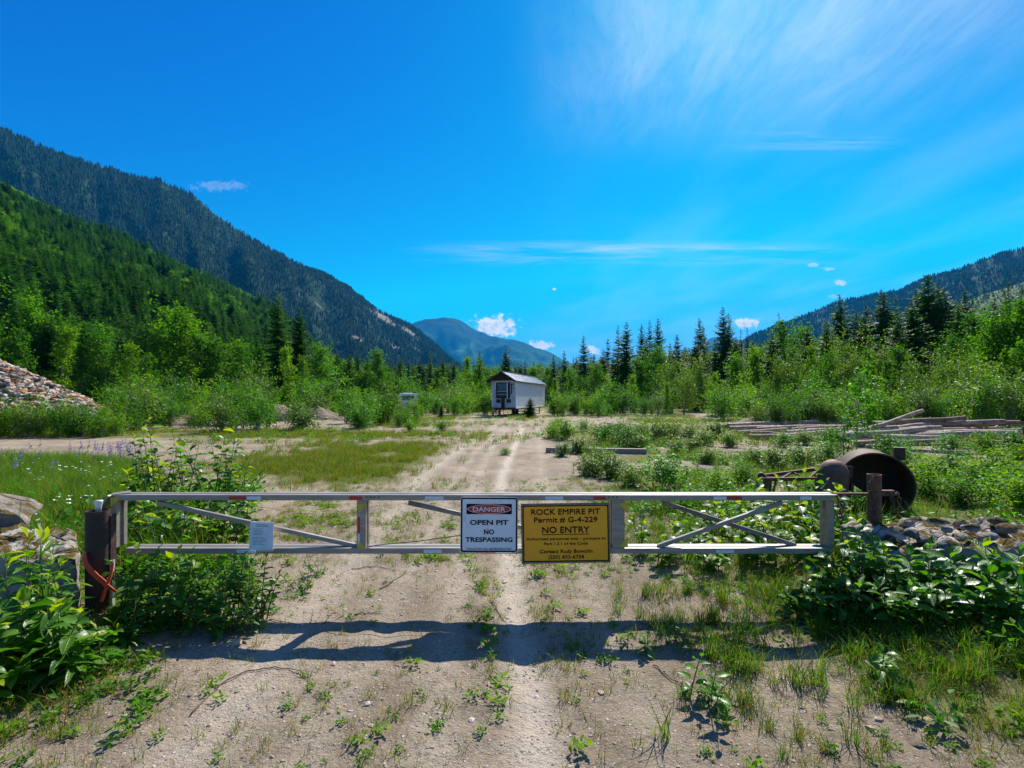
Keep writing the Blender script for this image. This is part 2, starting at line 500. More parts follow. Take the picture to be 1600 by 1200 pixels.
# ================================================================== HILLS
class Hill:
    """a valley side: foot line, ridge line and back slope, with gullies"""
    def __init__(self, cols, amp, ns, seed, gull=1.0, prof=1.0):
        self.c = np.array(cols, float)        # px, ridge row, ridge distance, foot distance
        self.amp, self.ns, self.seed, self.gull, self.prof = amp, ns, seed, gull, prof
    def pts(self, px, t_):
        px = np.asarray(px, float); t_ = np.asarray(t_, float)
        c = self.c
        pyr = np.interp(px, c[:, 0], c[:, 1]); Yr = np.interp(px, c[:, 0], c[:, 2]); Yf = np.interp(px, c[:, 0], c[:, 3])
        Yd = Yf + (Yr - Yf) * t_
        Xd = (px - 800) / F * Yd
        zr = CH + (HY - pyr) / F * Yr
        tt = np.minimum(t_, 1.0)
        base = zr * (tt ** self.prof)
        back = np.where(t_ > 1, (t_ - 1) * zr * 1.1, 0)
        n = fbm(Xd / self.ns, Yd / self.ns, 5, self.seed) - .5
        g_ = np.abs(fbm(px / 60 + t_ * .6, t_ * .8, 3, self.seed + 5) - .5) * 2
        win = np.sin(np.pi * np.clip(t_, 0, 1)) ** .8
        z = base - back + self.amp * win * (n * 1.6 - self.gull * (g_ - .25)) - 3 * (1 - np.clip(t_ * 12, 0, 1))
        z = z + self.amp * .10 * (fbm(px / 9, t_ * 30, 2, self.seed + 3) - .5) * np.clip(t_ * 3, 0, 1)
        return Xd, Yd, z
    def build(self, name, label, mat, ncol, nrow, attrs=None):
        px = np.linspace(self.c[0, 0], self.c[-1, 0], ncol)
        t_ = np.concatenate([np.linspace(0, 1, nrow), np.linspace(1.03, 1.6, 10)])
        PX, T = np.meshgrid(px, t_)
        x, y, z = self.pts(PX, T)
        z = np.maximum(z, -3.0)
        nr = len(t_)
        me = bpy.data.meshes.new(name)
        me.vertices.add(ncol * nr)
        me.vertices.foreach_set('co', np.stack([x, y, z], -1).ravel())
        q = (np.arange(ncol - 1)[None, :] + np.arange(nr - 1)[:, None] * ncol)
        qd = np.stack([q, q + 1, q + 1 + ncol, q + ncol], -1).reshape(-1)
        me.loops.add(len(qd)); me.polygons.add(len(qd) // 4)
        me.loops.foreach_set('vertex_index', qd)
        me.polygons.foreach_set('loop_start', np.arange(0, len(qd), 4))
        me.polygons.foreach_set('use_smooth', np.ones(len(qd) // 4, bool))
        me.update(calc_edges=True)
        if attrs:
            for k, fn in attrs.items():
                a = me.attributes.new(k, 'FLOAT', 'POINT')
                a.data.foreach_set('value', fn(PX, T, x, y, z).ravel())
        me.materials.append(mat)
        o = ob(name, me)
        return tag(o, label, kind='structure')
    def rowof(self, px, t_):
        x, y, z = self.pts(px, t_)
        return HY - (z - CH) / y * F

def hill_mat(name, c1, c2, rock=None, light=None, scale=.02):
    m, t = new_mat(name)
    pos = t.n('ShaderNodeNewGeometry').outputs['Position']
    n1 = t.noise(pos, scale=scale, detail=6, rough=.65)
    col = t.mix(t.ss(n1, .35, .65), c1, c2)
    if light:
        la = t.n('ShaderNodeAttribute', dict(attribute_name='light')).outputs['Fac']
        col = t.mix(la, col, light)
    if rock:
        ra = t.n('ShaderNodeAttribute', dict(attribute_name='rock')).outputs['Fac']
        n2 = t.noise(pos, scale=scale * 2.2, detail=7, rough=.7)
        col = t.mix(t.ss(t.m('ADD', ra, t.m('MULTIPLY', t.m('SUBTRACT', n2, .5), 1.6)), .45, .75), col, t.mix(n1, rock, tuple(c * .6 for c in rock)))
    p = t.n('ShaderNodeBsdfPrincipled', Base_Color=col, Roughness=1.0)
    p.inputs['Specular IOR Level'].default_value = .05
    t.link(p.outputs[0], t.n('ShaderNodeOutputMaterial').inputs['Surface'])
    return m

def blobs(rows, hill):
    def f(PX, T, x, y, z):
        py = HY - (z - CH) / np.maximum(y, 1) * F
        r = 0
        for (cx, cy_, rx, ry, k) in rows:
            sl_ = .62
            dy = (py - cy_) - sl_ * (PX - cx)
            r = np.maximum(r, k * np.exp(-(((PX - cx) / rx) ** 2 + (dy / ry) ** 2)))
        return r
    return f

# forested valley side close by on the left
near_hill = Hill([(-700, 60, 430, 60), (-300, 180, 480, 66), (0, 300, 520, 74), (130, 365, 560, 84), (270, 423, 620, 96), (360, 460, 680, 110), (430, 494, 760, 130), (480, 540, 840, 165), (540, 590, 900, 230), (600, 616, 950, 300)],
                 16, 60, 11, gull=.8, prof=1.05)
# the high ridge behind it
back_ridge = Hill([(-700, -60, 1700, 700), (-300, 80, 1750, 750), (0, 203, 1850, 800), (90, 240, 1900, 820), (190, 270, 1980, 860), (250, 283, 2050, 880), (300, 306, 2120, 900), (350, 345, 2200, 950), (400, 377, 2280, 1000),
                   (450, 406, 2360, 1050), (500, 427, 2450, 1100), (550, 457, 2540, 1180), (600, 492, 2640, 1280), (640, 507, 2720, 1380), (690, 546, 2820, 1500), (730, 585, 2900, 1650), (790, 615, 3000, 1800)],
                  130, 420, 23, gull=.9, prof=1.0)
centre_peak = Hill([(560, 600, 9500, 6500), (600, 560, 9500, 6500), (640, 506, 9500, 6500), (662, 499, 9500, 6500), (690, 497, 9500, 6500), (712, 498, 9500, 6500), (740, 513, 9500, 6500), (770, 526, 9500, 6500), (805, 531, 9500, 6500),
                    (832, 541, 9500, 6500), (860, 551, 9500, 6500), (900, 572, 9500, 6500), (960, 600, 9500, 6500)], 360, 1100, 37, gull=1.3, prof=.9)
far_peak = Hill([(1000, 610, 10600, 8000), (1050, 572, 10600, 8000), (1075, 556, 10600, 8000), (1110, 528, 10600, 8000), (1135, 524, 10600, 8000), (1165, 534, 10600, 8000), (1230, 560, 10600, 8000), (1330, 600, 10600, 8000)], 120, 900, 41, prof=.95)
right_ridge = Hill([(1090, 590, 3500, 2300), (1140, 548, 3400, 2200), (1175, 524, 3300, 2100), (1240, 500, 3150, 1900), (1300, 476, 3000, 1700), (1350, 464, 2900, 1550), (1400, 456, 2800, 1400), (1450, 434, 2700, 1250), (1500, 421, 2600, 1150),
                    (1550, 402, 2500, 1050), (1600, 389, 2450, 1000), (1900, 310, 2300, 900), (2300, 240, 2200, 850)], 100, 420, 53, gull=.9, prof=.95)
cut_spur = Hill([(1380, 560, 1500, 900), (1440, 512, 1450, 850), (1490, 479, 1400, 800), (1540, 459, 1380, 760), (1600, 441, 1350, 720), (1900, 380, 1300, 640), (2300, 320, 1250, 600)], 40, 200, 61, gull=.6, prof=.9)

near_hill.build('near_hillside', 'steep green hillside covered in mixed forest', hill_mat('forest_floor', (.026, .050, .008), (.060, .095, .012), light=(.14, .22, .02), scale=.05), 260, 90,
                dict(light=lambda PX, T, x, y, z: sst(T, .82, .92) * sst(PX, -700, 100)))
back_ridge.build('back_ridge', 'high forested ridge with pale rock slabs', hill_mat('ridge_ground', (.008, .024, .010), (.020, .044, .016), rock=(.27, .24, .19), light=(.035, .070, .020), scale=.006), 320, 130,
                 dict(rock=blobs([(600, 497, 26, 7, 1.0), (640, 520, 24, 6, .8), (560, 530, 16, 6, .75), (505, 482, 30, 6, .6), (470, 462, 26, 6, .5), (545, 512, 12, 5, .6), (650, 545, 14, 6, .6), (615, 540, 14, 7, .7), (520, 500, 14, 4, .5)], back_ridge),
                      light=lambda PX, T, x, y, z: .6 * sst(fbm(PX / 40, T * 6, 4, 77), .55, .75)))
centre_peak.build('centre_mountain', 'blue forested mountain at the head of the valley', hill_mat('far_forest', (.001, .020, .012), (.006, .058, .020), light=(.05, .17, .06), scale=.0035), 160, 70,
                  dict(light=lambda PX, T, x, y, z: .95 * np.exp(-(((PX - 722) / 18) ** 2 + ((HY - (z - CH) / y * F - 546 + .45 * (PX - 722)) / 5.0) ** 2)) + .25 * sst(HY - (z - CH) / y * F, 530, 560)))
far_peak.build('far_mountain', 'distant blue peak beyond the spruces', hill_mat('distant_forest', (.004, .032, .018), (.008, .040, .022), scale=.002), 90, 40)
right_ridge.build('east_ridge', 'long forested ridge rising to the edge', hill_mat('east_forest', (.008, .026, .012), (.020, .048, .016), light=(.05, .09, .025), scale=.006), 240, 100,
                  dict(light=lambda PX, T, x, y, z: .35 * sst(fbm(PX / 30, T * 5, 4, 87), .55, .75)))
cut_spur.build('logged_spur', 'pale green logged slope below the ridge', hill_mat('regrowth', (.085, .125, .038), (.14, .185, .06), light=(.2, .2, .1), scale=.02), 110, 50,
               dict(light=lambda PX, T, x, y, z: .5 * sst(fbm(PX / 20, T * 9, 4, 97), .55, .7)))

# ================================================================== HAZE
hz = MB().box((0, 0, 620), (23600, 23600, 1250))      # from 5 m under the ground to just above the highest ridge
hm, t = new_mat('haze')
vol = t.n('ShaderNodeVolumePrincipled', Density=5.2e-5, Anisotropy=.1)
t.set(vol.inputs['Color'], (.02, .42, 1.0))
t.link(vol.outputs[0], t.n('ShaderNodeOutputMaterial').inputs['Volume'])
HAZE = hz.build('haze', hm)
tag(HAZE, 'thin blue valley haze', kind='stuff')
# ================================================================== VEGETATION KIT
def mesh_np(name, V, Fq, smooth=False):
    V = np.asarray(V, np.float32); Fq = np.asarray(Fq, np.int32)
    k = Fq.shape[1]
    me = bpy.data.meshes.new(name)
    me.vertices.add(len(V)); me.vertices.foreach_set('co', V.ravel())
    me.loops.add(Fq.size); me.polygons.add(len(Fq))
    me.loops.foreach_set('vertex_index', Fq.ravel())
    me.polygons.foreach_set('loop_start', np.arange(0, Fq.size, k))
    if smooth: me.polygons.foreach_set('use_smooth', np.ones(len(Fq), bool))
    me.update(calc_edges=True)
    return me

def leaf_cards(rng, C, size, up=0.35, aspect=0.55, droop=None):
    """one small pointed, folded leaf per centre C"""
    n = len(C)
    d = rng.normal(size=(n, 3)); d[:, 2] *= .6
    if droop is not None: d[:, 2] += droop
    d /= np.linalg.norm(d, axis=1)[:, None]
    nr = rng.normal(size=(n, 3)) * (1 - up) + np.array([0, 0, 1.0]) * up * 2
    s_ = np.cross(d, nr); s_ /= np.linalg.norm(s_, axis=1)[:, None] + 1e-9
    nn = np.cross(s_, d)
    L = size * rng.uniform(.65, 1.3, n)[:, None]
    Wd = L * aspect * .5
    a = C - d * L * .5; b = C + d * L * .5
    m_ = C - d * L * .08
    V = np.stack([a, m_ + s_ * Wd + nn * L * .10, b, m_ - s_ * Wd + nn * L * .10], 1).reshape(-1, 3)
    i = np.arange(n)[:, None] * 4
    # two triangles folded at the midrib, drawn as one island
    Fq = np.concatenate([i + [0, 1, 2], i + [0, 2, 3]], 0)
    return V, Fq

bark_grey = simple('grey_bark', (.16, .14, .12), (.28, .26, .23), rough=.9, scale=14, bump=.4)
bark_dark = simple('dark_bark', (.050, .038, .030), (.095, .075, .058), rough=.95, scale=12, bump=.4)
M_spruce = leaf_mat('spruce_needles', (0.0149, 0.0700, 0.0076), (0.0598, 0.1694, 0.0113), trans=.38, rough=.65, spec=.2, nscale=.5, tint=(1.1, 1.3, .4))
M_spruce_far = leaf_mat('far_conifer_needles', (0.0036, 0.0280, 0.0090), (0.0120, 0.0560, 0.0120), trans=.25, rough=.8, spec=.1, nscale=.02, tint=(1.1, 1.2, .5), rnd=.7)
M_alder = leaf_mat('alder_leaves', (0.0295, 0.1170, 0.0030), (0.1021, 0.2641, 0.0053), trans=.52, rough=.55, spec=.16, nscale=.5, tint=(1.2, 1.3, .2))
M_willow = leaf_mat('willow_leaves', (0.0620, 0.1473, 0.0122), (0.1443, 0.2543, 0.0257), trans=.46, rough=.50, spec=.32, nscale=.8, tint=(1.25, 1.25, .3))
M_bright = leaf_mat('bright_birch_leaves', (0.0667, 0.1921, 0.0032), (0.1667, 0.3410, 0.0064), trans=.54, rough=.55, spec=.16, nscale=.6, tint=(1.3, 1.25, .2))
M_far_decid = leaf_mat('far_broadleaf', (.032, .090, .006), (.090, .170, .012), trans=.45, rough=.7, spec=.2, nscale=.03, rnd=1.2)
M_shrub = leaf_mat('shrub_leaves', (0.0359, 0.1592, 0.0044), (0.1026, 0.2913, 0.0088), trans=.50, rough=.50, spec=.26, nscale=1.5, yellow=(.30, .26, .02), tint=(1.1, 1.25, .25))

def conifer(seed, h=10.0, r=1.7, whorls=46, bare=.05, sparse=.12):
    rng = np.random.default_rng(seed)
    tr = MB()
    zs = np.linspace(0, h, 7)
    pts = [(.02 * h * (vnoise(z * .3, seed) - .5) * (z / h), .02 * h * (vnoise(z * .3, seed + 9.) - .5) * (z / h), z) for z in zs]
    tr.tube([tuple(map(float, p_)) for p_ in pts], [max(.012, .016 * h * (1 - z / h)) for z in zs], 7)
    V = []; T = []
    k = 0
    def tri(a, b, c):
        nonlocal k
        V.extend((a, b, c)); T.append((k, k + 1, k + 2)); k += 3
    for wi in range(whorls):
        q = bare + (1 - bare) * (wi + rng.uniform(-.3, .3)) / whorls
        q = min(max(q, bare), .985)
        z0 = q * h
        Lw = r * ((1 - q) ** .68) * (1 - .35 * math.exp(-((q - bare) / .08) ** 2)) + .05
        nb = rng.integers(5, 8) if q < .85 else rng.integers(4, 6)
        a0 = rng.uniform(0, 6.28)
        for bi in range(nb):
            if rng.random() < sparse: continue
            L = Lw * rng.uniform(.55, 1.18)
            az = a0 + bi * 6.283 / nb + rng.uniform(-.25, .25)
            el = -.42 + .75 * q ** 1.5 + rng.uniform(-.18, .18)
            d = np.array([math.cos(az), math.sin(az), 0]); s_ = np.array([-math.sin(az), math.cos(az), 0])
            segs = 3 if L < .6 else 5
            prev = np.array([0, 0, z0])
            for si in range(segs):
                f0 = (si + 1) / segs
                e_ = el + .30 * f0 * f0 * (1 if q < .8 else .4)
                p_ = np.array([0, 0, z0]) + d * L * f0 * math.cos(el) + np.array([0, 0, math.tan(el) * L * f0 + .10 * L * f0 * f0])
                wd = L * (.42 * (1 - f0 * .7)) + .05
                for sg in (-1, 1):
                    tip = prev + (p_ - prev) * rng.uniform(.6, 1.3) + s_ * sg * wd * rng.uniform(.7, 1.25) + np.array([0, 0, -wd * rng.uniform(.1, .75)])
                    tri(prev, p_, tip)
                    tip2 = p_ + s_ * sg * wd * rng.uniform(.1, .5) + np.array([0, 0, -wd * rng.uniform(.35, .9)])
                    tri(prev, (prev + p_) / 2 + s_ * sg * .02, tip2)
                prev = p_
            tri(prev, prev + s_ * .03 * L - d * .05 * L, prev + d * .14 * L + np.array([0, 0, .03 * L]))
    # leader
    tri(np.array([-.02, 0, h * .96]), np.array([.02, 0, h * .96]), np.array([0, 0, h * 1.015]))
    return tr, mesh_np('spruce_crown', np.array(V), np.array(T))

def broadleaf(seed, h=6.0, r=1.6, limbs=16, per=70, leaf=.16, stems=1, low=.12, shape=.55, up=.35, spread=.26, leafless=.3):
    """trunk(s) with ascending limbs, leaves in loose clumps along the twigs"""
    rng = np.random.default_rng(seed)
    tr = MB(); C = []
    for st in range(stems):
        hh = h * (1 if st == 0 else rng.uniform(.55, .95))
        la = rng.uniform(0, 6.28); lean = (0.06 if stems == 1 else rng.uniform(.12, .45)) * hh
        base = np.array([rng.normal() * .05 * r, rng.normal() * .05 * r, -.05]) if stems > 1 else np.array([0, 0, -.05])
        wob = rng.uniform(-1, 1, 4) * .03 * hh
        def stem(f):
            return base + np.array([math.cos(la) * lean * f ** 1.4 + wob[0] * math.sin(f * 5), math.sin(la) * lean * f ** 1.4 + wob[1] * math.sin(f * 4 + 1), hh * f])
        tr.tube([tuple(stem(f)) for f in np.linspace(0, 1, 7)], [max(.006, .011 * hh * (1 - f * .93)) for f in np.linspace(0, 1, 7)], 6)
        nl = max(4, limbs // stems)
        for li in range(nl):
            f = low + (1 - low) * (li + rng.uniform(0, .8)) / nl
            f = min(f, .97)
            env = (math.sin(math.pi * min(1, (f * .93 + .07)) ** shape)) ** .7
            L = r * (.35 + .75 * env) * rng.uniform(.6, 1.15) / (1 if stems == 1 else 1.35)
            az = li * 2.4 + rng.uniform(-.5, .5); el = rng.uniform(.35, .95) + .3 * f
            d = np.array([math.cos(az) * math.cos(el), math.sin(az) * math.cos(el), math.sin(el)])
            o = stem(f)
            droop = rng.uniform(.05, .3)
            def limb(g_): return o + d * L * g_ + np.array([0, 0, -droop * L * g_ * g_])
            tr.tube([tuple(limb(g_)) for g_ in (0, .5, 1)], [.0055 * hh * (1 - f * .7), .0035 * hh * (1 - f * .7), .003], 4, cap=False)
            npt = int(per * rng.uniform(.6, 1.3) * (.45 + .65 * L / r))
            g_ = leafless + (1.05 - leafless) * rng.random(npt) ** .8
            P = o[None] + d[None] * (L * g_)[:, None]
            P[:, 2] -= droop * L * g_ * g_
            # sub-twigs: clumps
            ncl = max(3, npt // 12)
            off = rng.normal(size=(ncl, 3)) * spread * r * .75
            P = P + off[rng.integers(0, ncl, npt)] * (.35 + .8 * g_)[:, None] + rng.normal(size=(npt, 3)) * spread * r * .28
            C.append(P)
    C = np.concatenate(C)
    C = C[C[:, 2] > .03]
    V, T = leaf_cards(rng, C, leaf, up=up)
    return tr, mesh_np('broadleaf_crown', V, T)

# ---- source shapes: (trunk mesh, crown mesh, height)
def variant(kind, tr, crown, cmat, bmat, h):
    tm = mesh(kind + '_trunk', tr.v, tr.f, True); tm.materials.append(bmat)
    crown.materials.append(cmat)
    return (tm, crown, h)
CONIF = [variant('spruce', *conifer(100 + i, 10.0, [2.05, 2.4, 1.7, 2.2, 2.65, 1.5][i], [44, 48, 40, 46, 50, 36][i], bare=[.05, .03, .10, .04, .03, .16][i], sparse=[.06, .08, .16, .06, .03, .28][i]), M_spruce, bark_dark, 10.0) for i in range(6)]
ALDER = [variant('alder', *broadleaf(200 + i, 6.0, [1.5, 1.8, 1.3, 1.9][i], 26, 165, .19), M_alder, bark_grey, 6.0) for i in range(4)]
BIRCH = [variant('birch', *broadleaf(220 + i, 6.0, [1.15, 1.0, 1.35][i], 26, 150, .17, shape=.5), M_bright, bark_grey, 6.0) for i in range(3)]
WILLOW = [variant('willow', *broadleaf(240 + i, 3.2, [1.5, 1.8, 1.3][i], 30, 150, .13, stems=6, low=.12, leafless=.15), M_willow, bark_grey, 3.2) for i in range(3)]
SHRUB = [variant('shrub', *broadleaf(260 + i, 1.6, [.8, 1.0, .9, 1.1][i], 26, 85, .085, stems=7, low=.08, leafless=.1), [M_shrub, M_alder, M_bright, M_willow][i], bark_grey, 1.6) for i in range(4)]

def plant_tree(name, var, x, y, height, label, cat, group, wscale=1.0, trunk='trunk', crown='crown'):
    tm, cm, h = var
    s_ = height / h
    e = empty(name, (x, y, gz1(x, y) - .03), label, cat, group, rot=(RNG.normal() * .02, RNG.normal() * .02, RNG.uniform(0, 6.28)), scale=(s_ * wscale, s_ * wscale, s_))
    ob(trunk, tm, e); ob(crown, cm, e)
    return e

# ---- geometry-node scatter, for what nobody could count
def source_coll(name, meshes):
    c = bpy.data.collections.new(name)           # not linked to the scene: only a source of shapes
    for i, me in enumerate(meshes):
        o = bpy.data.objects.new('%s_%02d' % (name, i), me)
        c.objects.link(o)
    return c
def scatter(name, label, pts, rots, scales, idx, coll):
    me = bpy.data.meshes.new(name)
    n = len(pts)
    me.vertices.add(n); me.vertices.foreach_set('co', np.asarray(pts, np.float32).ravel())
    a = me.attributes.new('rot', 'FLOAT_VECTOR', 'POINT'); a.data.foreach_set('vector', np.asarray(rots, np.float32).ravel())
    a = me.attributes.new('scl', 'FLOAT_VECTOR', 'POINT'); a.data.foreach_set('vector', np.asarray(scales, np.float32).ravel())
    a = me.attributes.new('idx', 'INT', 'POINT'); a.data.foreach_set('value', np.asarray(idx, np.int32))
    o = ob(name, me)
    g = bpy.data.node_groups.new(name + '_scatter', 'GeometryNodeTree')
    g.interface.new_socket('Geometry', in_out='INPUT', socket_type='NodeSocketGeometry')
    g.interface.new_socket('Geometry', in_out='OUTPUT', socket_type='NodeSocketGeometry')
    gi = g.nodes.new('NodeGroupInput'); go = g.nodes.new('NodeGroupOutput')
    ip = g.nodes.new('GeometryNodeInstanceOnPoints')
    ci = g.nodes.new('GeometryNodeCollectionInfo')
    ci.inputs['Collection'].default_value = coll
    ci.inputs['Separate Children'].default_value = True
    ci.inputs['Reset Children'].default_value = True
    def na(nm, ty):
        k = g.nodes.new('GeometryNodeInputNamedAttribute'); k.data_type = ty; k.inputs['Name'].default_value = nm
        return k.outputs['Attribute']
    er = g.nodes.new('FunctionNodeEulerToRotation')
    g.links.new(na('rot', 'FLOAT_VECTOR'), er.inputs[0])
    g.links.new(gi.outputs[0], ip.inputs['Points'])
    g.links.new(ci.outputs[0], ip.inputs['Instance'])
    ip.inputs['Pick Instance'].default_value = True
    g.links.new(na('idx', 'INT'), ip.inputs['Instance Index'])
    g.links.new(er.outputs[0], ip.inputs['Rotation'])
    g.links.new(na('scl', 'FLOAT_VECTOR'), ip.inputs['Scale'])
    g.links.new(ip.outputs[0], go.inputs[0])
    md = o.modifiers.new('scatter', 'NODES'); md.node_group = g
    return tag(o, label, kind='stuff')

# ================================================================== FORESTS ON THE HILLS
def low_conifer(seed, r=.17, tiers=8):
    rng = np.random.default_rng(seed)
    V = []; T = []
    for ti in range(tiers):
        q = ti / tiers
        z1 = .06 + .94 * q; z2 = min(1.02, z1 + 1.9 / tiers); rr = r * (1 - q) ** .8 + .012
        n = 7; b0 = len(V)
        V.append((rng.normal() * .01, rng.normal() * .01, z2))
        for i in range(n * 2):
            a = i / (n * 2) * 6.283 + ti
            k = rr * (rng.uniform(.85, 1.25) if i % 2 == 0 else rng.uniform(.35, .6))
            V.append((math.cos(a) * k, math.sin(a) * k, z1 - (.02 if i % 2 == 0 else -.02) + rng.normal() * .008))
        for i in range(n * 2):
            T.append((b0, b0 + 1 + i, b0 + 1 + (i + 1) % (n * 2)))
    return mesh_np('conifer_shape', np.array(V), np.array(T))
def low_decid(seed, n=260):
    rng = np.random.default_rng(seed)
    ncl = 16
    c = rng.normal(size=(ncl, 3)); c /= np.linalg.norm(c, axis=1)[:, None]
    c = c * np.array([.26, .26, .36]) * rng.uniform(.4, 1, (ncl, 1)) + np.array([0, 0, .55])
    P = c[rng.integers(0, ncl, n)] + rng.normal(size=(n, 3)) * .085
    V, T = leaf_cards(rng, P, .11, up=.4, aspect=.8)
    return mesh_np('broadleaf_shape', V, T)
LOWC = [low_conifer(300 + i, [.16, .19, .13, .21][i], [8, 8, 9, 7][i]) for i in range(4)]
LOWD = [low_decid(320 + i) for i in range(3)]
for me in LOWC: me.materials.append(M_spruce_far)
for me in LOWD: me.materials.append(M_far_decid)
SRC_WOOD = source_coll('wood_source', [c for _, c, _ in CONIF] + [c for _, c, _ in ALDER + BIRCH])
WOOD_H = np.array([10.0] * 6 + [6.0] * 7)
SRC_FAR = source_coll('forest_source', LOWC + LOWD)

def hill_forest(hill, name, label, n, pxr, tr, hgt, pdec, keep=None, seed=1, near=False):
    rng = np.random.default_rng(seed)
    # even over the ground: reject by local area
    px = rng.uniform(*pxr, n * 4); t_ = rng.uniform(*tr, n * 4)
    x, y, z = hill.pts(px, t_)
    dens = (y / y.max())           # columns fan out, so farther rows need more trees
    ok = rng.random(n * 4) < dens
    if keep is not None: ok &= rng.random(n * 4) < keep(px, t_, x, y, z)
    i = np.nonzero(ok)[0][:n]
    px, t_, x, y, z = px[i], t_[i], x[i], y[i], z[i]
    m_ = len(i)
    dec = rng.random(m_) < pdec(px, t_, x, y)
    hh = hgt[1] * (.42 + .62 * rng.random(m_) ** .8) * np.where(dec, .68, 1) * (.75 + .5 * fbm(x / 60, y / 60, 2, 5))
    sc = np.stack([hh * rng.uniform(.85, 1.25, m_), hh * rng.uniform(.85, 1.25, m_), hh], 1)
    rt = np.stack([rng.normal(size=m_) * .03, rng.normal(size=m_) * .03, rng.uniform(0, 6.28, m_)], 1)
    if near:
        strip = sst(t_, .80, .90) * (rng.random(m_) < .8)
        idx = np.where(dec, np.where(strip > .5, 10 + rng.integers(0, 3, m_), 6 + rng.integers(0, 7, m_)), rng.integers(0, 6, m_))
        sc = sc / WOOD_H[idx][:, None]
        sc[:, :2] *= np.where(dec, 1.25, 1.15)[:, None]
        return scatter(name, label, np.stack([x, y, z - .3], 1), rt, sc, idx, SRC_WOOD)
    idx = np.where(dec, 4 + rng.integers(0, 3, m_), rng.integers(0, 4, m_))
    return scatter(name, label, np.stack([x, y, z - .4], 1), rt, sc, idx, SRC_FAR)

hill_forest(near_hill, 'hillside_forest', 'mixed conifer and broadleaf forest on the near slope', 21000, (-330, 610), (.02, 1.0), (9, 18),
            lambda px, t_, x, y: np.clip(.14 + .85 * sst(t_, .84, .93) * sst(px, -400, -100) + .65 * sst(fbm(x / 70, y / 70, 3, 61), .58, .70), 0, .95), seed=3, near=True)
rk = blobs([(600, 497, 26, 7, 1.0), (640, 520, 24, 6, .8), (560, 530, 16, 6, .75), (505, 482, 30, 6, .6), (545, 512, 12, 5, .6), (650, 545, 14, 6, .6), (615, 540, 14, 7, .7)], back_ridge)
hill_forest(back_ridge, 'ridge_forest', 'dark conifer forest covering the high ridge', 42000, (-250, 790), (.12, 1.01), (9, 19),
            lambda px, t_, x, y: .12 * sst(fbm(x / 200, y / 200, 3, 71), .5, .7), keep=lambda px, t_, x, y, z: np.clip(1.0 - 1.15 * rk(px, t_, x, y, z) - .7 * sst(fbm(px / 26, t_ * 5, 4, 171), .58, .68), .04, 1), seed=4)
hill_forest(right_ridge, 'east_ridge_forest', 'dark conifer forest covering the east ridge', 24000, (1090, 1760), (.25, 1.01), (9, 20),
            lambda px, t_, x, y: .10 + 0 * x, keep=lambda px, t_, x, y, z: np.clip(1 - .7 * sst(fbm(px / 26, t_ * 5, 4, 172), .58, .68), .08, 1), seed=5)
hill_forest(cut_spur, 'regrowth_forest', 'young pale regrowth on the logged slope', 2600, (1380, 1750), (.2, 1.0), (5, 11),
            lambda px, t_, x, y: .75 + 0 * x, seed=6)

# the valley-floor wood between clearing and hills: too dense to count
def valley_wood():
    rng = np.random.default_rng(9)
    n = 5200
    y = 62 + 420 * rng.random(n) ** 1.7
    px = rng.uniform(-350, 1950, n)
    x = (px - 800) / F * y
    # the wood stands closer at the left
    edge = np.interp(px, [-350, 0, 200, 420, 700, 860, 1000, 1250, 1500, 1950], [56, 60, 66, 80, 100, 104, 96, 86, 72, 60])
    k = y > edge
    x, y, px = x[k], y[k], px[k]
    m_ = len(x)
    dec = rng.random(m_) < (.12 + .40 * sst(fbm(x / 30, y / 30, 3, 88), .50, .62))
    # height so that the wood's top keeps to the row it has in the photograph
    top = np.interp(px, [-350, 0, 150, 330, 430, 520, 620, 760, 860, 960, 1100, 1250, 1400, 1500, 1600, 1950], [440, 470, 490, 505, 525, 548, 562, 566, 562, 548, 535, 520, 505, 490, 470, 420])
    hmax = CH + (HY - top) / F * y
    hh = np.clip(hmax, 3, 20) * rng.uniform(.55, 1.0, m_) * np.where(dec, .85, 1)
    sc = np.stack([hh * rng.uniform(.85, 1.2, m_) * np.where(dec, 1.1, 1.2), hh * rng.uniform(.85, 1.2, m_) * np.where(dec, 1.1, 1.2), hh], 1)
    rt = np.stack([rng.normal(size=m_) * .02, rng.normal(size=m_) * .02, rng.uniform(0, 6.28, m_)], 1)
    idx = np.where(dec, 6 + rng.integers(0, 7, m_), rng.integers(0, 6, m_))
    sc = sc / WOOD_H[idx][:, None]
    scatter('valley_wood', 'dense mixed wood on the valley floor', np.stack([x, y, gz(x, y) - .1], 1), rt, sc, idx, SRC_WOOD)
valley_wood()
# ================================================================== TREES ONE CAN TELL APART
def base_xy(px, Yd): return (px - 800) / F * Yd, Yd
def top_h(px, py, Yd):
    x, y = base_xy(px, Yd)
    return CH + (HY - py) / F * Yd - gz1(x, y)

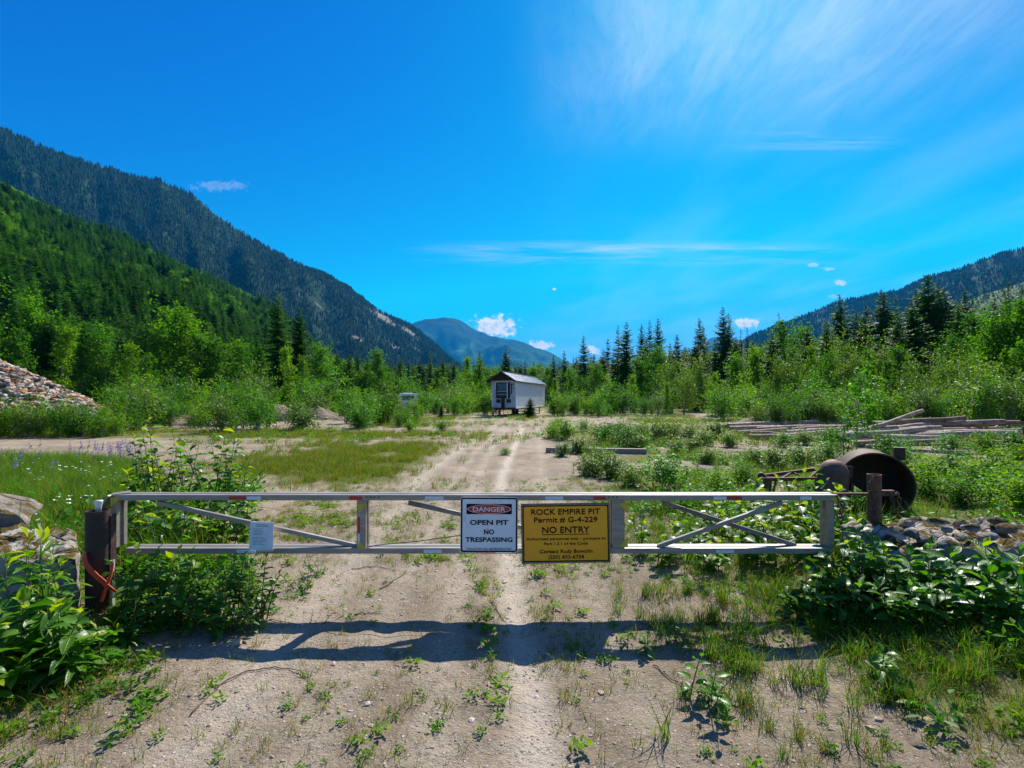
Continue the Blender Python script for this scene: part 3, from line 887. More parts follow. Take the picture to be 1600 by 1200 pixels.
# single conifers: px, top row, distance, shape, width
SPRUCE = [(434, 455, 74, 1, 1.0), (466, 479, 70, 4, .95), (498, 545, 95, 3, .9), (528, 548, 96, 1, 1.0), (545, 553, 97, 4, 1.0), (560, 552, 98, 0, 1), (578, 556, 99, 3, 1.1), (594, 553, 100, 1, 1.0), (626, 557, 101, 4, 1.0), (656, 558, 102, 1, 1.0), (612, 562, 104, 3, .9), (640, 558, 100, 2, 1), (672, 552, 104, 0, .9), (692, 556, 104, 3, 1), (708, 560, 104, 1, .8),
          (750, 547, 92, 1, .9), (793, 543, 78, 4, 1.15), (822, 562, 98, 0, 1), (866, 553, 98, 3, .9), (884, 547, 94, 0, 1), (896, 556, 90, 2, 1), (912, 524, 88, 3, 1), (926, 552, 92, 0, .9), (948, 528, 88, 0, .85),
          (958, 546, 92, 2, .9), (966, 507, 88, 2, .9), (975, 503, 84, 4, .9), (988, 545, 90, 0, .9), (1000, 506, 86, 1, .75), (1013, 499, 90, 2, .85), (1030, 497, 86, 4, .75), (1046, 535, 88, 0, .8), (1060, 522, 84, 4, .9), (1092, 497, 82, 1, .85),
          (1103, 508, 84, 3, .8), (1118, 530, 80, 0, .9), (1130, 479, 82, 4, .75), (1141, 489, 80, 3, .8), (1158, 513, 84, 5, 1), (1166, 510, 86, 5, .9), (1187, 529, 82, 2, .8), (1223, 487, 78, 5, .9), (1243, 505, 80, 2, .9), (1285, 513, 76, 3, .9),
          (1302, 486, 74, 0, 1.1), (1315, 458, 74, 1, 1.0), (1336, 486, 72, 3, 1.2), (1352, 478, 73, 1, 1.2), (1371, 452, 72, 2, 1.3), (1384, 456, 70, 3, 1.1), (1396, 461, 72, 5, 1.2), (1418, 478, 70, 0, 1.1), (1436, 455, 68, 3, 1.2), (1452, 429, 66, 4, 1.25), (1464, 442, 67, 1, 1.15), (1478, 452, 68, 4, 1.1), (1494, 476, 66, 0, 1.2), (1509, 453, 66, 3, 1.2),
          (1522, 462, 64, 5, .8), (1580, 433, 60, 5, .8), (1572, 452, 62, 3, .9),
          (1206, 520, 60, 4, 1.1), (1262, 508, 60, 1, 1.1), (1292, 498, 62, 3, 1.2), (1345, 492, 58, 4, 1.2), (1405, 486, 54, 1, 1.2), (1428, 470, 56, 4, 1.15), (1500, 474, 52, 3, 1.25), (1546, 466, 52, 1, 1.2), (1592, 452, 50, 4, 1.2), (1085, 530, 66, 4, 1.1), (1150, 525, 64, 1, 1.1), (1010, 530, 72, 4, 1.1), (940, 545, 76, 1, 1.1), (145, 512, 60, 4, 1.0), (330, 520, 70, 1, 1.1), (238, 520, 66, 4, 1.0), (28, 470, 62, 3, 1.0), (64, 488, 66, 1, 1), (112, 492, 70, 0, 1), (168, 500, 76, 3, 1), (352, 518, 84, 0, .9), (392, 522, 86, 3, .9)]
_order = sorted(range(len(SPRUCE)), key=lambda i: SPRUCE[i][0])
def spruce_label(i, px, py, Yd, v):
    rk = _order.index(i)
    look = {0: 'even dark spruce', 1: 'broad dark spruce', 2: 'narrow ragged spruce', 3: 'pointed dark spruce', 4: 'dense dark spruce', 5: 'thin gappy spruce'}[v]
    if px == 434: return 'taller of the two big dark spruces standing before the left mountain'
    if px == 466: return 'shorter wider of the two big dark spruces before the left mountain'
    if px == 793: return 'dark spruce rising right behind the white trailer roof'
    if px == 1130: return 'tallest dense spruce of the row right of the trailer'
    if px == 1452: return 'largest spruce of all, broad and dark against the right ridge'
    if px < 760:
        l = [j for j in _order if SPRUCE[j][0] < 760]
        return '%s at the forest edge, %s spruce from left frame edge' % (look, ordw(l.index(i) + 1))
    l = [j for j in _order if SPRUCE[j][0] >= 760]
    return '%s in the skyline row, %s rightwards from trailer' % (look, ordw(l.index(i) + 1))
for i, (px, py, Yd, v, wsc) in enumerate(SPRUCE):
    x, y = base_xy(px, Yd)
    plant_tree('spruce_tree', CONIF[v], x, y, top_h(px, py, Yd), spruce_label(i, px, py, Yd, v), 'tree', 'spruces round the clearing', wsc * 1.0)

# broadleaf trees and saplings: px, top row, distance, kit, index, width
BL = [(200, 540, 50, BIRCH, 0, 1.0), (228, 560, 48, ALDER, 3, .9), (270, 488, 66, ALDER, 1, 1.0), (300, 497, 68, BIRCH, 2, 1.15), (318, 530, 66, ALDER, 0, 1), (248, 505, 70, BIRCH, 1, 1), (95, 512, 60, BIRCH, 0, 1.0), (50, 470, 66, ALDER, 1, .9),
      (25, 520, 54, ALDER, 2, .9), (130, 540, 56, ALDER, 0, .9), (165, 528, 58, ALDER, 3, .9), (345, 535, 68, ALDER, 2, 1), (405, 548, 70, BIRCH, 1, .9), (452, 545, 64, BIRCH, 0, .9), (478, 560, 62, BIRCH, 2, .8),
      (505, 545, 78, ALDER, 1, 1), (590, 552, 88, ALDER, 0, 1), (735, 560, 70, BIRCH, 0, 1), (748, 566, 66, ALDER, 2, .9),
      (775, 585, 68, ALDER, 1, 1), (835, 575, 70, ALDER, 0, 1), (868, 592, 62, BIRCH, 1, 1), (890, 578, 64, ALDER, 2, 1), (905, 592, 56, ALDER, 3, .9), (930, 572, 60, ALDER, 1, .9), (945, 588, 54, BIRCH, 0, .9), (985, 588, 54, BIRCH, 2, 1),
      (1002, 565, 62, ALDER, 0, 1), (1022, 550, 64, ALDER, 3, 1), (1050, 560, 58, WILLOW, 0, .8), (1042, 600, 48, BIRCH, 1, 1), (1068, 585, 52, WILLOW, 1, .75), (1105, 560, 60, WILLOW, 2, .7), (1112, 585, 48, BIRCH, 2, .9), (1130, 600, 46, WILLOW, 0, .9),
      (1150, 560, 58, ALDER, 1, 1), (1175, 545, 58, BIRCH, 1, .9), (1186, 550, 56, BIRCH, 0, .8), (1205, 564, 52, WILLOW, 2, .6), (1222, 509, 70, ALDER, 2, .9), (1252, 517, 70, ALDER, 1, .9), (1242, 557, 50, WILLOW, 1, .7), (1265, 542, 54, BIRCH, 0, .8),
      (1290, 557, 46, ALDER, 3, .9), (1325, 522, 50, WILLOW, 0, .62), (1318, 552, 44, WILLOW, 2, .7), (1352, 552, 44, ALDER, 2, .9), (1375, 534, 48, WILLOW, 1, .6), (1390, 565, 38, BIRCH, 1, 1.0), (1412, 547, 46, ALDER, 0, .9), (1432, 560, 38, WILLOW, 0, .8),
      (1460, 560, 40, WILLOW, 2, .75), (1490, 532, 44, ALDER, 3, .9), (1510, 557, 36, BIRCH, 2, .9), (1535, 498, 46, ALDER, 0, .9), (1552, 505, 42, ALDER, 1, .9), (1530, 560, 33, WILLOW, 1, .8), (1575, 488, 42, ALDER, 3, .9), (1600, 476, 40, ALDER, 2, .9),
      (1570, 550, 33, BIRCH, 1, .9), (1600, 540, 32, ALDER, 2, .9), (1640, 510, 32, ALDER, 0, 1), (1690, 490, 34, BIRCH, 2, 1), (-40, 500, 58, ALDER, 3, 1), (-90, 490, 56, BIRCH, 1, 1)]
_kname = {id(ALDER): ('dark green alder', 'alder'), id(BIRCH): ('light green birch', 'birch'), id(WILLOW): ('silvery willow', 'willow')}
_oname = {id(ALDER): 'alder_tree', id(BIRCH): 'birch_tree', id(WILLOW): 'willow_tree'}
_bo = sorted(range(len(BL)), key=lambda i: BL[i][0])
for i, (px, py, Yd, kit, v, wsc) in enumerate(BL):
    x, y = base_xy(px, Yd)
    side = [j for j in _bo if (BL[j][0] < 800) == (px < 800) and BL[j][3] is kit]
    where = 'along the left forest edge' if px < 800 else 'in the thicket right of the trailer'
    cnt = ordw(side.index(i) + 1)
    lab = '%s %s, %s %s from left' % (_kname[id(kit)][0], where, cnt, _kname[id(kit)][1])
    if (px, py) == (200, 540): lab = 'rounded bright green birch standing alone beside the stone heap'
    if (px, py) == (270, 488): lab = 'tall yellow-green alder rising highest above the left wood'
    plant_tree(_oname[id(kit)], kit[v], x, y, top_h(px, py, Yd), lab, 'tree', 'broadleaf trees round the clearing', wsc)

# shrubs at the foot of the trees, individually: px, base row, top row, shape
SH = []
rs = np.random.default_rng(17)
def belt(px0, px1, n, Y0, Y1, h0, h1, avoid=None):
    for k in range(n):
        px = px0 + (px1 - px0) * (k + rs.uniform(.1, .9)) / n
        Yd = rs.uniform(Y0, Y1); hh = rs.uniform(h0, h1)
        if avoid and avoid(px, Yd): continue
        SH.append((px, Yd, hh, int(rs.integers(0, 4))))
belt(-60, 185, 22, 21.0, 23.2, 1.0, 1.9)          # under the stone heap
belt(170, 420, 20, 24.5, 33, 1.2, 2.6)            # behind the left lane
belt(180, 420, 12, 38, 46, 2.0, 4.0)
belt(430, 560, 8, 32, 44, 1.2, 2.2)
belt(470, 560, 6, 46, 56, 2.5, 4.5)
belt(560, 612, 6, 27, 33, 1.5, 2.7)
belt(612, 655, 3, 27, 33, .7, 1.1)             # the clump left of the trailer
belt(655, 775, 15, 46, 60, 1.8, 3.0)
belt(640, 770, 8, 60, 75, 3.0, 4.6)
belt(860, 960, 12, 44, 52, 1.4, 2.4)
belt(950, 1095, 12, 46, 54, 1.8, 3.4, avoid=lambda px, Y: 1060 < px < 1085)
belt(1120, 1300, 14, 44, 52, 1.8, 3.4)
belt(1180, 1300, 11, 26.3, 28.0, 1.0, 1.9)            # before the gravel hump
belt(1290, 1460, 14, 29, 38, 1.3, 2.6)
belt(1440, 1660, 18, 26, 34, 1.6, 3.2)
belt(1100, 1600, 10, 34, 44, 2.0, 3.6)
SH += [(617, 44, 1.9, 1), (650, 45, 1.9, 2), (634, 46.5, 1.55, 0), (626, 42, 1.3, 3)]
SH.sort(key=lambda s_: s_[0])
zones = [(-999, 190, 'under the stone heap'), (190, 430, 'on the bank behind the left gravel lane'), (430, 560, 'beside the dirt heaps'), (560, 650, 'in the clump left of the trailer'), (650, 790, 'in the growth left behind the trailer'),
         (790, 960, 'at the right side of the trailer'), (960, 1110, 'before the spruce row'), (1110, 1300, 'behind the far end of the logs'), (1300, 1460, 'behind the middle of the log pile'), (1460, 9999, 'at the right edge behind the logs')]
_sk = ['glossy green shrub', 'dark alder bush', 'bright birch bush', 'silvery willow bush']
cnt_ = {}
for (px, Yd, hh, v) in SH:
    x, y = base_xy(px, Yd)
    zn = next(z_ for a_0, b_0, z_ in zones if a_0 <= px < b_0)
    cnt_[(zn, v)] = cnt_.get((zn, v), 0) + 1
    plant_tree('shrub', SHRUB[v], x, y, hh, '%s %s, %s such from left' % (_sk[v], zn, ordw(cnt_[(zn, v)])), 'shrub', 'shrubs round the clearing', rs.uniform(.85, 1.2), trunk='stems', crown='foliage')
# ================================================================== MATERIALS OF MADE THINGS
M_gate = simple('weathered_grey_gate_paint', (.27, .235, .19), (.36, .32, .265), rough=.45, metal=.25, scale=9, stretch=(.4, 3, 3), c3=(.24, .20, .16), bump=.06)
M_brace = simple('brown_grey_brace_paint', (.16, .13, .105), (.24, .21, .18), rough=.55, metal=.2, scale=10, c3=(.12, .07, .045))
M_yellow = simple('faded_yellow_paint', (.55, .38, .02), (.66, .47, .05), rough=.6, scale=25, c3=(.35, .27, .10))
M_red_tape = simple('red_reflective_tape', (.42, .02, .02), (.52, .03, .03), rough=.35, scale=60)
M_white_tape = simple('white_reflective_tape', (.62, .64, .64), (.74, .75, .74), rough=.35, scale=60)
M_steel_dark = simple('dark_brown_steel', (.040, .022, .018), (.070, .036, .028), rough=.7, metal=.15, scale=12, bump=.12, c3=(.11, .05, .03))
M_rust = simple('rust', (.10, .040, .022), (.19, .085, .042), rough=.85, scale=18, bump=.35, c3=(.26, .13, .07))
M_rust_dark = simple('dark_rust', (.044, .020, .012), (.090, .042, .025), rough=.75, metal=.2, scale=10, bump=.2, c3=(.075, .038, .026))
M_galv = simple('galvanised_fitting', (.55, .57, .58), (.70, .72, .72), rough=.4, metal=.4, scale=30)
M_conc = simple('weathered_concrete', (.20, .175, .14), (.32, .28, .225), rough=.95, scale=9, bump=.55, bscale=60, c3=(.12, .115, .105))
M_orange = simple('orange_strap', (.98, .060, .006), (1.0, .085, .008), rough=.6, scale=30)
M_sign_white = simple('white_sign_face', (.76, .77, .75), (.84, .84, .82), rough=.5, scale=6, c3=(.66, .66, .63))
M_sign_yellow = simple('yellow_sign_face', (.97, .37, .004), (1.0, .42, .006), rough=.45, scale=5)
M_black = simple('black_print', (.006, .006, .007), (.012, .012, .013), rough=.8, scale=20, spec=.08)
M_sign_red = simple('red_print', (.50, .015, .02), (.58, .022, .025), rough=.45, scale=8)
M_print_white = simple('white_print', (.66, .67, .66), (.74, .74, .73), rough=.5, scale=8)
M_frame = simple('brown_sign_frame', (.15, .125, .10), (.22, .19, .16), rough=.6, scale=14)
M_paper = simple('sun_bleached_paper', (.66, .68, .70), (.76, .78, .79), rough=.8, scale=12)
M_ink = simple('faded_ink', (.25, .26, .28), (.36, .37, .39), rough=.8, scale=40)
M_wire = simple('dark_wire', (.030, .022, .018), (.06, .04, .03), rough=.7, metal=.4, scale=40)

def mossy_rock(name, c1, c2, moss=(.16, .085, .012), moss2=(.075, .080, .018), scale=5.0, amount=.5):
    m, t = new_mat(name)
    g = t.n('ShaderNodeNewGeometry')
    pos = g.outputs['Position']
    nz = t.n('ShaderNodeSeparateXYZ', Vector=g.outputs['Normal']).outputs[2]
    n1 = t.noise(pos, scale=scale, detail=7, rough=.7)
    n2 = t.noise(pos, scale=scale * 5, detail=5, rough=.7)
    col = t.mix(t.ss(n1, .35, .65), c1, c2)
    col = t.mix(t.m('MULTIPLY', t.ss(n2, .55, .7), .6), col, tuple(c * .45 for c in c1))
    n3 = t.noise(pos, scale=scale * .9, detail=6, rough=.65, dist=.5)
    mk_ = t.m('MULTIPLY', t.ss(n3, 1 - amount - .06, 1 - amount + .06), t.ss(nz, .1, .6))
    col = t.mix(mk_, col, t.mix(t.ss(n2, .4, .6), moss, moss2))
    p = t.n('ShaderNodeBsdfPrincipled', Base_Color=col, Roughness=.95)
    p.inputs['Specular IOR Level'].default_value = .2
    vo_ = t.n('ShaderNodeTexVoronoi', dict(feature='DISTANCE_TO_EDGE'), Vector=pos, Scale=scale * .6)
    crack = t.ss(vo_.outputs['Distance'], .05, .0)
    b = t.n('ShaderNodeBump', Strength=1.0, Distance=.045, Height=t.m('SUBTRACT', t.m('ADD', t.m('MULTIPLY', n1, .6), n2), t.m('MULTIPLY', crack, .5)))
    t.link(b.outputs[0], p.inputs['Normal'])
    t.link(p.outputs[0], t.n('ShaderNodeOutputMaterial').inputs['Surface'])
    return m
M_rockmoss = mossy_rock('mossy_rock', (.19, .155, .125), (.40, .35, .29), amount=.48)
M_blockmoss = mossy_rock('mossy_broken_concrete', (.36, .325, .28), (.60, .54, .46), amount=.52, scale=6)

def rock_mesh(name, size, seed, sub=3, rough=.28, flat=1.0):
    b = bmesh.new()
    bmesh.ops.create_icosphere(b, subdivisions=sub, radius=1.0)
    rng = np.random.default_rng(seed)
    cuts = [(Vector(rng.normal(size=3)).normalized(), rng.uniform(.55, .92)) for _ in range(9)]
    for v_ in b.verts:
        p_ = v_.co.copy()
        for n_, d_ in cuts:                       # facets, as broken stone has
            k = p_.dot(n_) - d_
            if k > 0: p_ -= n_ * k * .9
        f = fbm(p_.x * 2 + seed, p_.y * 2 + p_.z * 1.7, 3, seed) - .5
        v_.co = p_ * (1 + rough * float(f))
        v_.co.x *= size[0]; v_.co.y *= size[1]; v_.co.z *= size[2] * flat
    me = bpy.data.meshes.new(name); b.to_mesh(me); b.free()
    return me

# ================================================================== GATE
GY0 = 4.05                              # front face of the gate
K = F / GY0
def gx(px): return (px - 800) / K
def gzv(py): return CH - (py - HY) / K
gate = empty('swing_gate', (0, GY0, 0), 'long grey metal swing gate closed across the gravel track', 'gate')
ZT, ZB = .862, .440                     # centres of the rails
XL, XR = gx(178), gx(1309)
def gpart(name, mb, mat=M_gate, bevel=.003, label=None):
    o = mb.build(name, mat, gate, bevel=bevel)
    if label: o['label'] = label
    return o
def gb(c, s_): return MB().box((c[0], c[1], c[2]), s_)
HB = .044
for (z_, nm, xa, xb) in ((ZT, 'top_rail', XL, XR), (ZB, 'bottom_rail', gx(196), gx(1300))):
    for k, yk in enumerate((.026, .100)):
        gpart(nm, gb(((xa + xb) / 2, yk, z_), (xb - xa, .052, HB)))
    # web plate between the two tubes, set low
    gpart('web_plate', gb(((xa + xb) / 2, .063, z_ - .010), (xb - xa - .02, .018, .012)), bevel=0)
for px, wd in ((177, .040), (564, .072), (967, .095), (1299, .040)):
    for yk in ((.022, .104) if wd < .06 else (.024, .102)):
        gpart('upright', gb((gx(px), yk, (ZT + ZB) / 2), (wd, .038, ZT - ZB - HB - .002)))
# shadow-side channel web of the end frames
gpart('web_plate', gb((gx(177), .063, (ZT + ZB) / 2), (.010, .040, ZT - ZB - HB - .004)), bevel=0)
gpart('web_plate', gb((gx(967) + .028, .063, (ZT + ZB) / 2), (.012, .036, ZT - ZB - HB - .004)), bevel=0)
gpart('web_plate', gb((gx(1309) - .004, .063, (ZT + ZB) / 2), (.010, .040, ZT - ZB - HB - .004)), bevel=0)
zt0, zb0 = ZT - HB / 2, ZB + HB / 2
def brace(pa, pb, y_, mat, w_=.030, h_=.034):
    a = (gx(pa[0]), y_, gzv(pa[1])); b_ = (gx(pb[0]), y_, gzv(pb[1]))
    return gpart('diagonal_brace', MB().beam(a, b_, w_, h_), mat)
brace((238, 788), (556, 857), .063, M_gate)
brace((636, 788), (948, 856), .063, M_brace)
brace((1030, 856), (1226, 787), .040, M_gate)
brace((1040, 788), (1252, 857), .084, M_brace)
# corner gussets painted yellow
def gusset(p3, y_=-.004):
    vs = [(gx(a), y_, gzv(b_)) for a, b_ in p3]
    vs2 = [(x, y_ + .0035, z_) for x, _, z_ in vs]
    mb = MB(); mb.add(vs + vs2, [(0, 1, 2), (3, 5, 4), (0, 3, 4, 1), (1, 4, 5, 2), (2, 5, 3, 0)])
    return gpart('corner_gusset', mb, M_yellow, 0)
gusset([(173, 777), (189, 777), (173, 793)])
gusset([(557, 788), (572, 788), (562, 800)], .000)
gusset([(557, 857), (572, 857), (562, 846)], .000)
gusset([(966, 786), (981, 786), (981, 803)], -.001)
gusset([(966, 855), (981, 855), (981, 838)], -.001)
gusset([(1296, 777), (1312, 777), (1312, 793)])
gusset([(1294, 862), (1312, 862), (1312, 846)])
# reflective tape
def tape(pa, pb, mat, z_, lab):
    o = gb(((gx(pa) + gx(pb)) / 2, -.001, z_), (gx(pb) - gx(pa), .0024, HB * .62)).build('reflective_tape', mat, gate)
    o['label'] = lab
for a, b_, m_ in ((358, 384, 0), (386, 408, 1), (546, 566, 0), (664, 693, 1), (852, 880, 1), (927, 946, 0), (1115, 1135, 1), (1136, 1159, 0), (1250, 1268, 1)):
    tape(a, b_, (M_red_tape, M_white_tape)[m_], ZT - .003, ('red tape strip on the top rail', 'white tape strip on the top rail')[m_])
for a, b_, m_ in ((370, 400, 1), (662, 690, 1), (744, 773, 0), (774, 800, 1), (1119, 1147, 1)):
    tape(a, b_, (M_red_tape, M_white_tape)[m_], ZB - .002, ('red tape strip on the bottom rail', 'white tape strip on the bottom rail')[m_])
for z0, z1, m_ in ((808, 833, 0), (834, 854, 1)):
    o = gb((gx(560.5), .002, (gzv(z0) + gzv(z1)) / 2), (.016, .0024, gzv(z0) - gzv(z1))).build('reflective_tape', (M_red_tape, M_white_tape)[m_], gate)
o = gb((gx(176), .0005, gzv(828)), (.036, .0024, .20)).build('reflective_tape', M_white_tape, gate)
for c in ((1108, 799, 1150, 812), (1100, 830, 1117, 823)):
    pass
# bolts at the rail splices
for px in (573, 579, 585, 592, 951, 958, 964):
    gpart('bolt_head', MB().tube([(gx(px), -.008, ZT + .004), (gx(px), .002, ZT + .004)], .006, 6), M_wire, 0)
# sloping hinge arm from the gate top down to the post
mb = MB(); ya, yb = .125, -.015
pts = [(gx(196), ya, ZT + .032), (gx(172), yb, ZT + .020), (gx(150), yb - .03, .735), (gx(158), yb - .03, .730), (gx(180), ya, ZT - .03)]
mb.beam((gx(190), .10, ZT + .026), (gx(171), .03, ZT + .020), .10, .012)
mb.beam((gx(171), .03, ZT + .018), (gx(151), .02, .745), .10, .014)
gpart('hinge_arm', mb, M_gate, 0)
gpart('hinge_knuckle', MB().tube([(gx(172), .05, .40), (gx(172), .05, .50)], .022, 10), M_steel_dark, 0)
gpart('hinge_pin', MB().beam((gx(172) - .08, .05, .46), (gx(172), .05, .46), .05, .03), M_steel_dark, .003)

# ---- lettering helper: text as thin raised print
_vl = bpy.context.view_layer
def lettering(txt, x0, x1, zc_, hh, mat, parent, bold=0.0, y_=-.003, name='lettering', thick=0.0):
    cu = bpy.data.curves.new('type', 'FONT')
    cu.body = txt; cu.size = 1; cu.extrude = .012; cu.offset = bold; cu.resolution_u = 3
    to = bpy.data.objects.new('type', cu)
    COL.objects.link(to); _vl.update()
    me = bpy.data.meshes.new_from_object(to.evaluated_get(bpy.context.evaluated_depsgraph_get()))
    bpy.data.objects.remove(to); bpy.data.curves.remove(cu)
    co = np.empty(len(me.vertices) * 3, np.float32); me.vertices.foreach_get('co', co); co = co.reshape(-1, 3)
    lo, hi = co.min(0), co.max(0)
    out = np.empty_like(co)
    out[:, 0] = x0 + (co[:, 0] - lo[0]) / (hi[0] - lo[0]) * (x1 - x0)
    cap = .73                                    # cap height of the face at size 1
    out[:, 2] = zc_ - hh / 2 + co[:, 1] / cap * hh
    out[:, 1] = y_ - (co[:, 2] - lo[2]) / max(hi[2] - lo[2], 1e-6) * .0008
    me.vertices.foreach_set('co', out.ravel()); me.update()
    if thick:                                    # heavier strokes: the same letters once more, a hair to the side and a hair forward
        b2 = bmesh.new(); b2.from_mesh(me)
        for dx_, dz_, dy_ in ((thick, 0, -.0003), (thick * .5, thick * .5, -.0006), (thick * .5, -thick * .5, -.0009)):
            g_ = bmesh.new(); g_.from_mesh(me)
            bmesh.ops.translate(g_, verts=g_.verts[:], vec=(dx_ - thick / 2, dy_, dz_))
            tmp = bpy.data.meshes.new('tmp'); g_.to_mesh(tmp); g_.free(); b2.from_mesh(tmp); bpy.data.meshes.remove(tmp)
        b2.to_mesh(me); b2.free()
    me.materials.clear(); me.materials.append(mat)
    return ob(name, me, parent)

def rounded(mb, w_, h_, r, y0, y1, seg=6, cx=0, cz=0):
    p = []
    for (sx, sz, a0) in ((1, 1, 0), (-1, 1, 90), (-1, -1, 180), (1, -1, 270)):
        for k in range(seg + 1):
            a = math.radians(a0 + 90 * k / seg)
            p.append((cx + sx * (w_ / 2 - r) + r * math.cos(a), cz + sz * (h_ / 2 - r) + r * math.sin(a)))
    n = len(p)
    mb.add([(x, y0, z_) for x, z_ in p] + [(x, y1, z_) for x, z_ in p],
           [tuple(range(n))] + [tuple(range(2 * n - 1, n - 1, -1))] + [(i, n + i, n + (i + 1) % n, (i + 1) % n) for i in range(n)])
    return mb
def ring(mb, w_, h_, r, t_, y0, y1, seg=6):
    def loop(w2, h2, r2):
        p = []
        for (sx, sz, a0) in ((1, 1, 0), (-1, 1, 90), (-1, -1, 180), (1, -1, 270)):
            for k in range(seg + 1):
                a = math.radians(a0 + 90 * k / seg)
                p.append((sx * (w2 / 2 - r2) + r2 * math.cos(a), sz * (h2 / 2 - r2) + r2 * math.sin(a)))
        return p
    o_, i_ = loop(w_, h_, r), loop(w_ - 2 * t_, h_ - 2 * t_, max(r - t_, .001))
    n = len(o_)
    vs = [(x, y0, z_) for x, z_ in o_] + [(x, y0, z_) for x, z_ in i_] + [(x, y1, z_) for x, z_ in o_] + [(x, y1, z_) for x, z_ in i_]
    fs = []
    for i in range(n):
        j = (i + 1) % n
        fs += [(i, j, n + j, n + i), (2 * n + i, 3 * n + i, 3 * n + j, 2 * n + j), (i, 2 * n + i, 2 * n + j, j), (n + i, n + j, 3 * n + j, 3 * n + i)]
    mb.add(vs, fs); return mb

# ---- DANGER sign (719..809, 777..863)
SY = GY0 - .022
KS = F / SY
def sx(px): return (px - 800) / KS
def sz(py): return CH - (py - HY) / KS
cx_, cz_ = (sx(719.5) + sx(809)) / 2, (sz(777) + sz(863)) / 2
dw, dh = sx(809) - sx(719.5), sz(777) - sz(863)
dang = empty('danger_sign', (cx_, SY, cz_), 'white danger sign with red oval, hung on the middle of the gate', 'sign', rot=(math.radians(-1.0), math.radians(.4), math.radians(1.0)))
rounded(MB(), dw, dh, .022, 0, .004).build('panel', M_sign_white, dang)
ring(MB(), dw - .006, dh - .006, .020, .012, -.0018, -.0004).build('border', M_black, dang)
hw = .395 * dw
gb((0, -.0012, .285 * dh), (2 * hw, .0014, .185 * dh)).build('header', M_black, dang)
def oval(a, b_, y0, y1, zc_):
    n = 40; mb = MB()
    p = [(a * math.cos(2 * math.pi * i / n), zc_ + b_ * math.sin(2 * math.pi * i / n)) for i in range(n)]
    mb.add([(x, y0, z_) for x, z_ in p] + [(x, y1, z_) for x, z_ in p], [tuple(range(n)), tuple(range(2 * n - 1, n - 1, -1))] + [(i, n + i, n + (i + 1) % n, (i + 1) % n) for i in range(n)])
    return mb
oval(hw * .965, .086 * dh, -.0036, -.0024, .285 * dh).build('oval_rim', M_print_white, dang)
oval(hw * .930, .078 * dh, -.0050, -.0038, .285 * dh).build('oval', M_sign_red, dang)
def dl(t_, a, b_, row, hh, mat=M_black, bold=.02, y_=-.0016):
    lettering(t_, (a - .5) * dw, (b_ - .5) * dw, (.5 - row) * dh, hh * dh, mat, dang, bold, y_)
dl('DANGER', .215, .785, .215, .085, M_print_white, .018, -.0052)
dl('OPEN PIT', .165, .835, .455, .088, bold=.028)
dl('NO', .41, .59, .625, .088, bold=.028)
dl('TRESPASSING', .09, .91, .765, .084, bold=.028)
dl('VIOLATORS WILL BE PROSECUTED', .11, .89, .935, .030, bold=.012)
for z_ in (.46, -.46):
    MB().tube([(0, -.006, z_ * dh), (0, .001, z_ * dh)], .006, 8).build('bolt_head', M_galv, dang)

# ---- yellow pit sign (814..954, 785..881)
SY2 = GY0 - .040
KS = F / SY2
cx_, cz_ = (sx(814) + sx(954)) / 2, (sz(786) + sz(880.5)) / 2
yw, yh = sx(953.5) - sx(814.5), sz(786) - sz(879.5)
yel = empty('pit_sign', (cx_, SY2, cz_), 'yellow no entry pit sign with black border, right of the danger sign', 'sign', rot=(0, math.radians(-.9), math.radians(-.5)))
gb((0, .006, 0), (yw, .012, yh)).build('backing_board', M_frame, yel, bevel=.002)
gb((0, -.0015, 0), (yw * .965, .003, yh * .945)).build('panel', M_sign_yellow, yel)
ring(MB(), yw * .962, yh * .94, .004, .0085, -.0046, -.0032, 2).build('border', M_black, yel)
def yl(t_, a, b_, row, hh, bold=.0):
    lettering(t_, (a - .5) * yw, (b_ - .5) * yw, (.5 - row) * yh, hh * yh, M_black, yel, 0, -.0032, thick=hh * yh * .085)
yl('ROCK EMPIRE PIT', .115, .885, .135, .095, 0)
yl('Permit # G-4-229', .145, .855, .268, .090, .006)
yl('NO ENTRY', .235, .765, .435, .105, .020)
gb((0, -.0036, (.5 - .515) * yh), (.53 * yw, .0012, .012 * yh)).build('underline', M_black, yel)
yl('Authorized personnel only - pursuant to', .055, .945, .585, .045, .004)
yl('Part 1.3.1 of the Code', .255, .745, .667, .045, .004)
yl('Contact Rudy Bowolin', .205, .795, .795, .060, .006)
yl('(250) 833-6758', .300, .700, .890, .058, .006)
for sx_ in (-.47, .47):
    MB().tube([(sx_ * yw, -.006, .44 * yh), (sx_ * yw, .001, .44 * yh)], .004, 8).build('bolt_head', M_wire, yel)

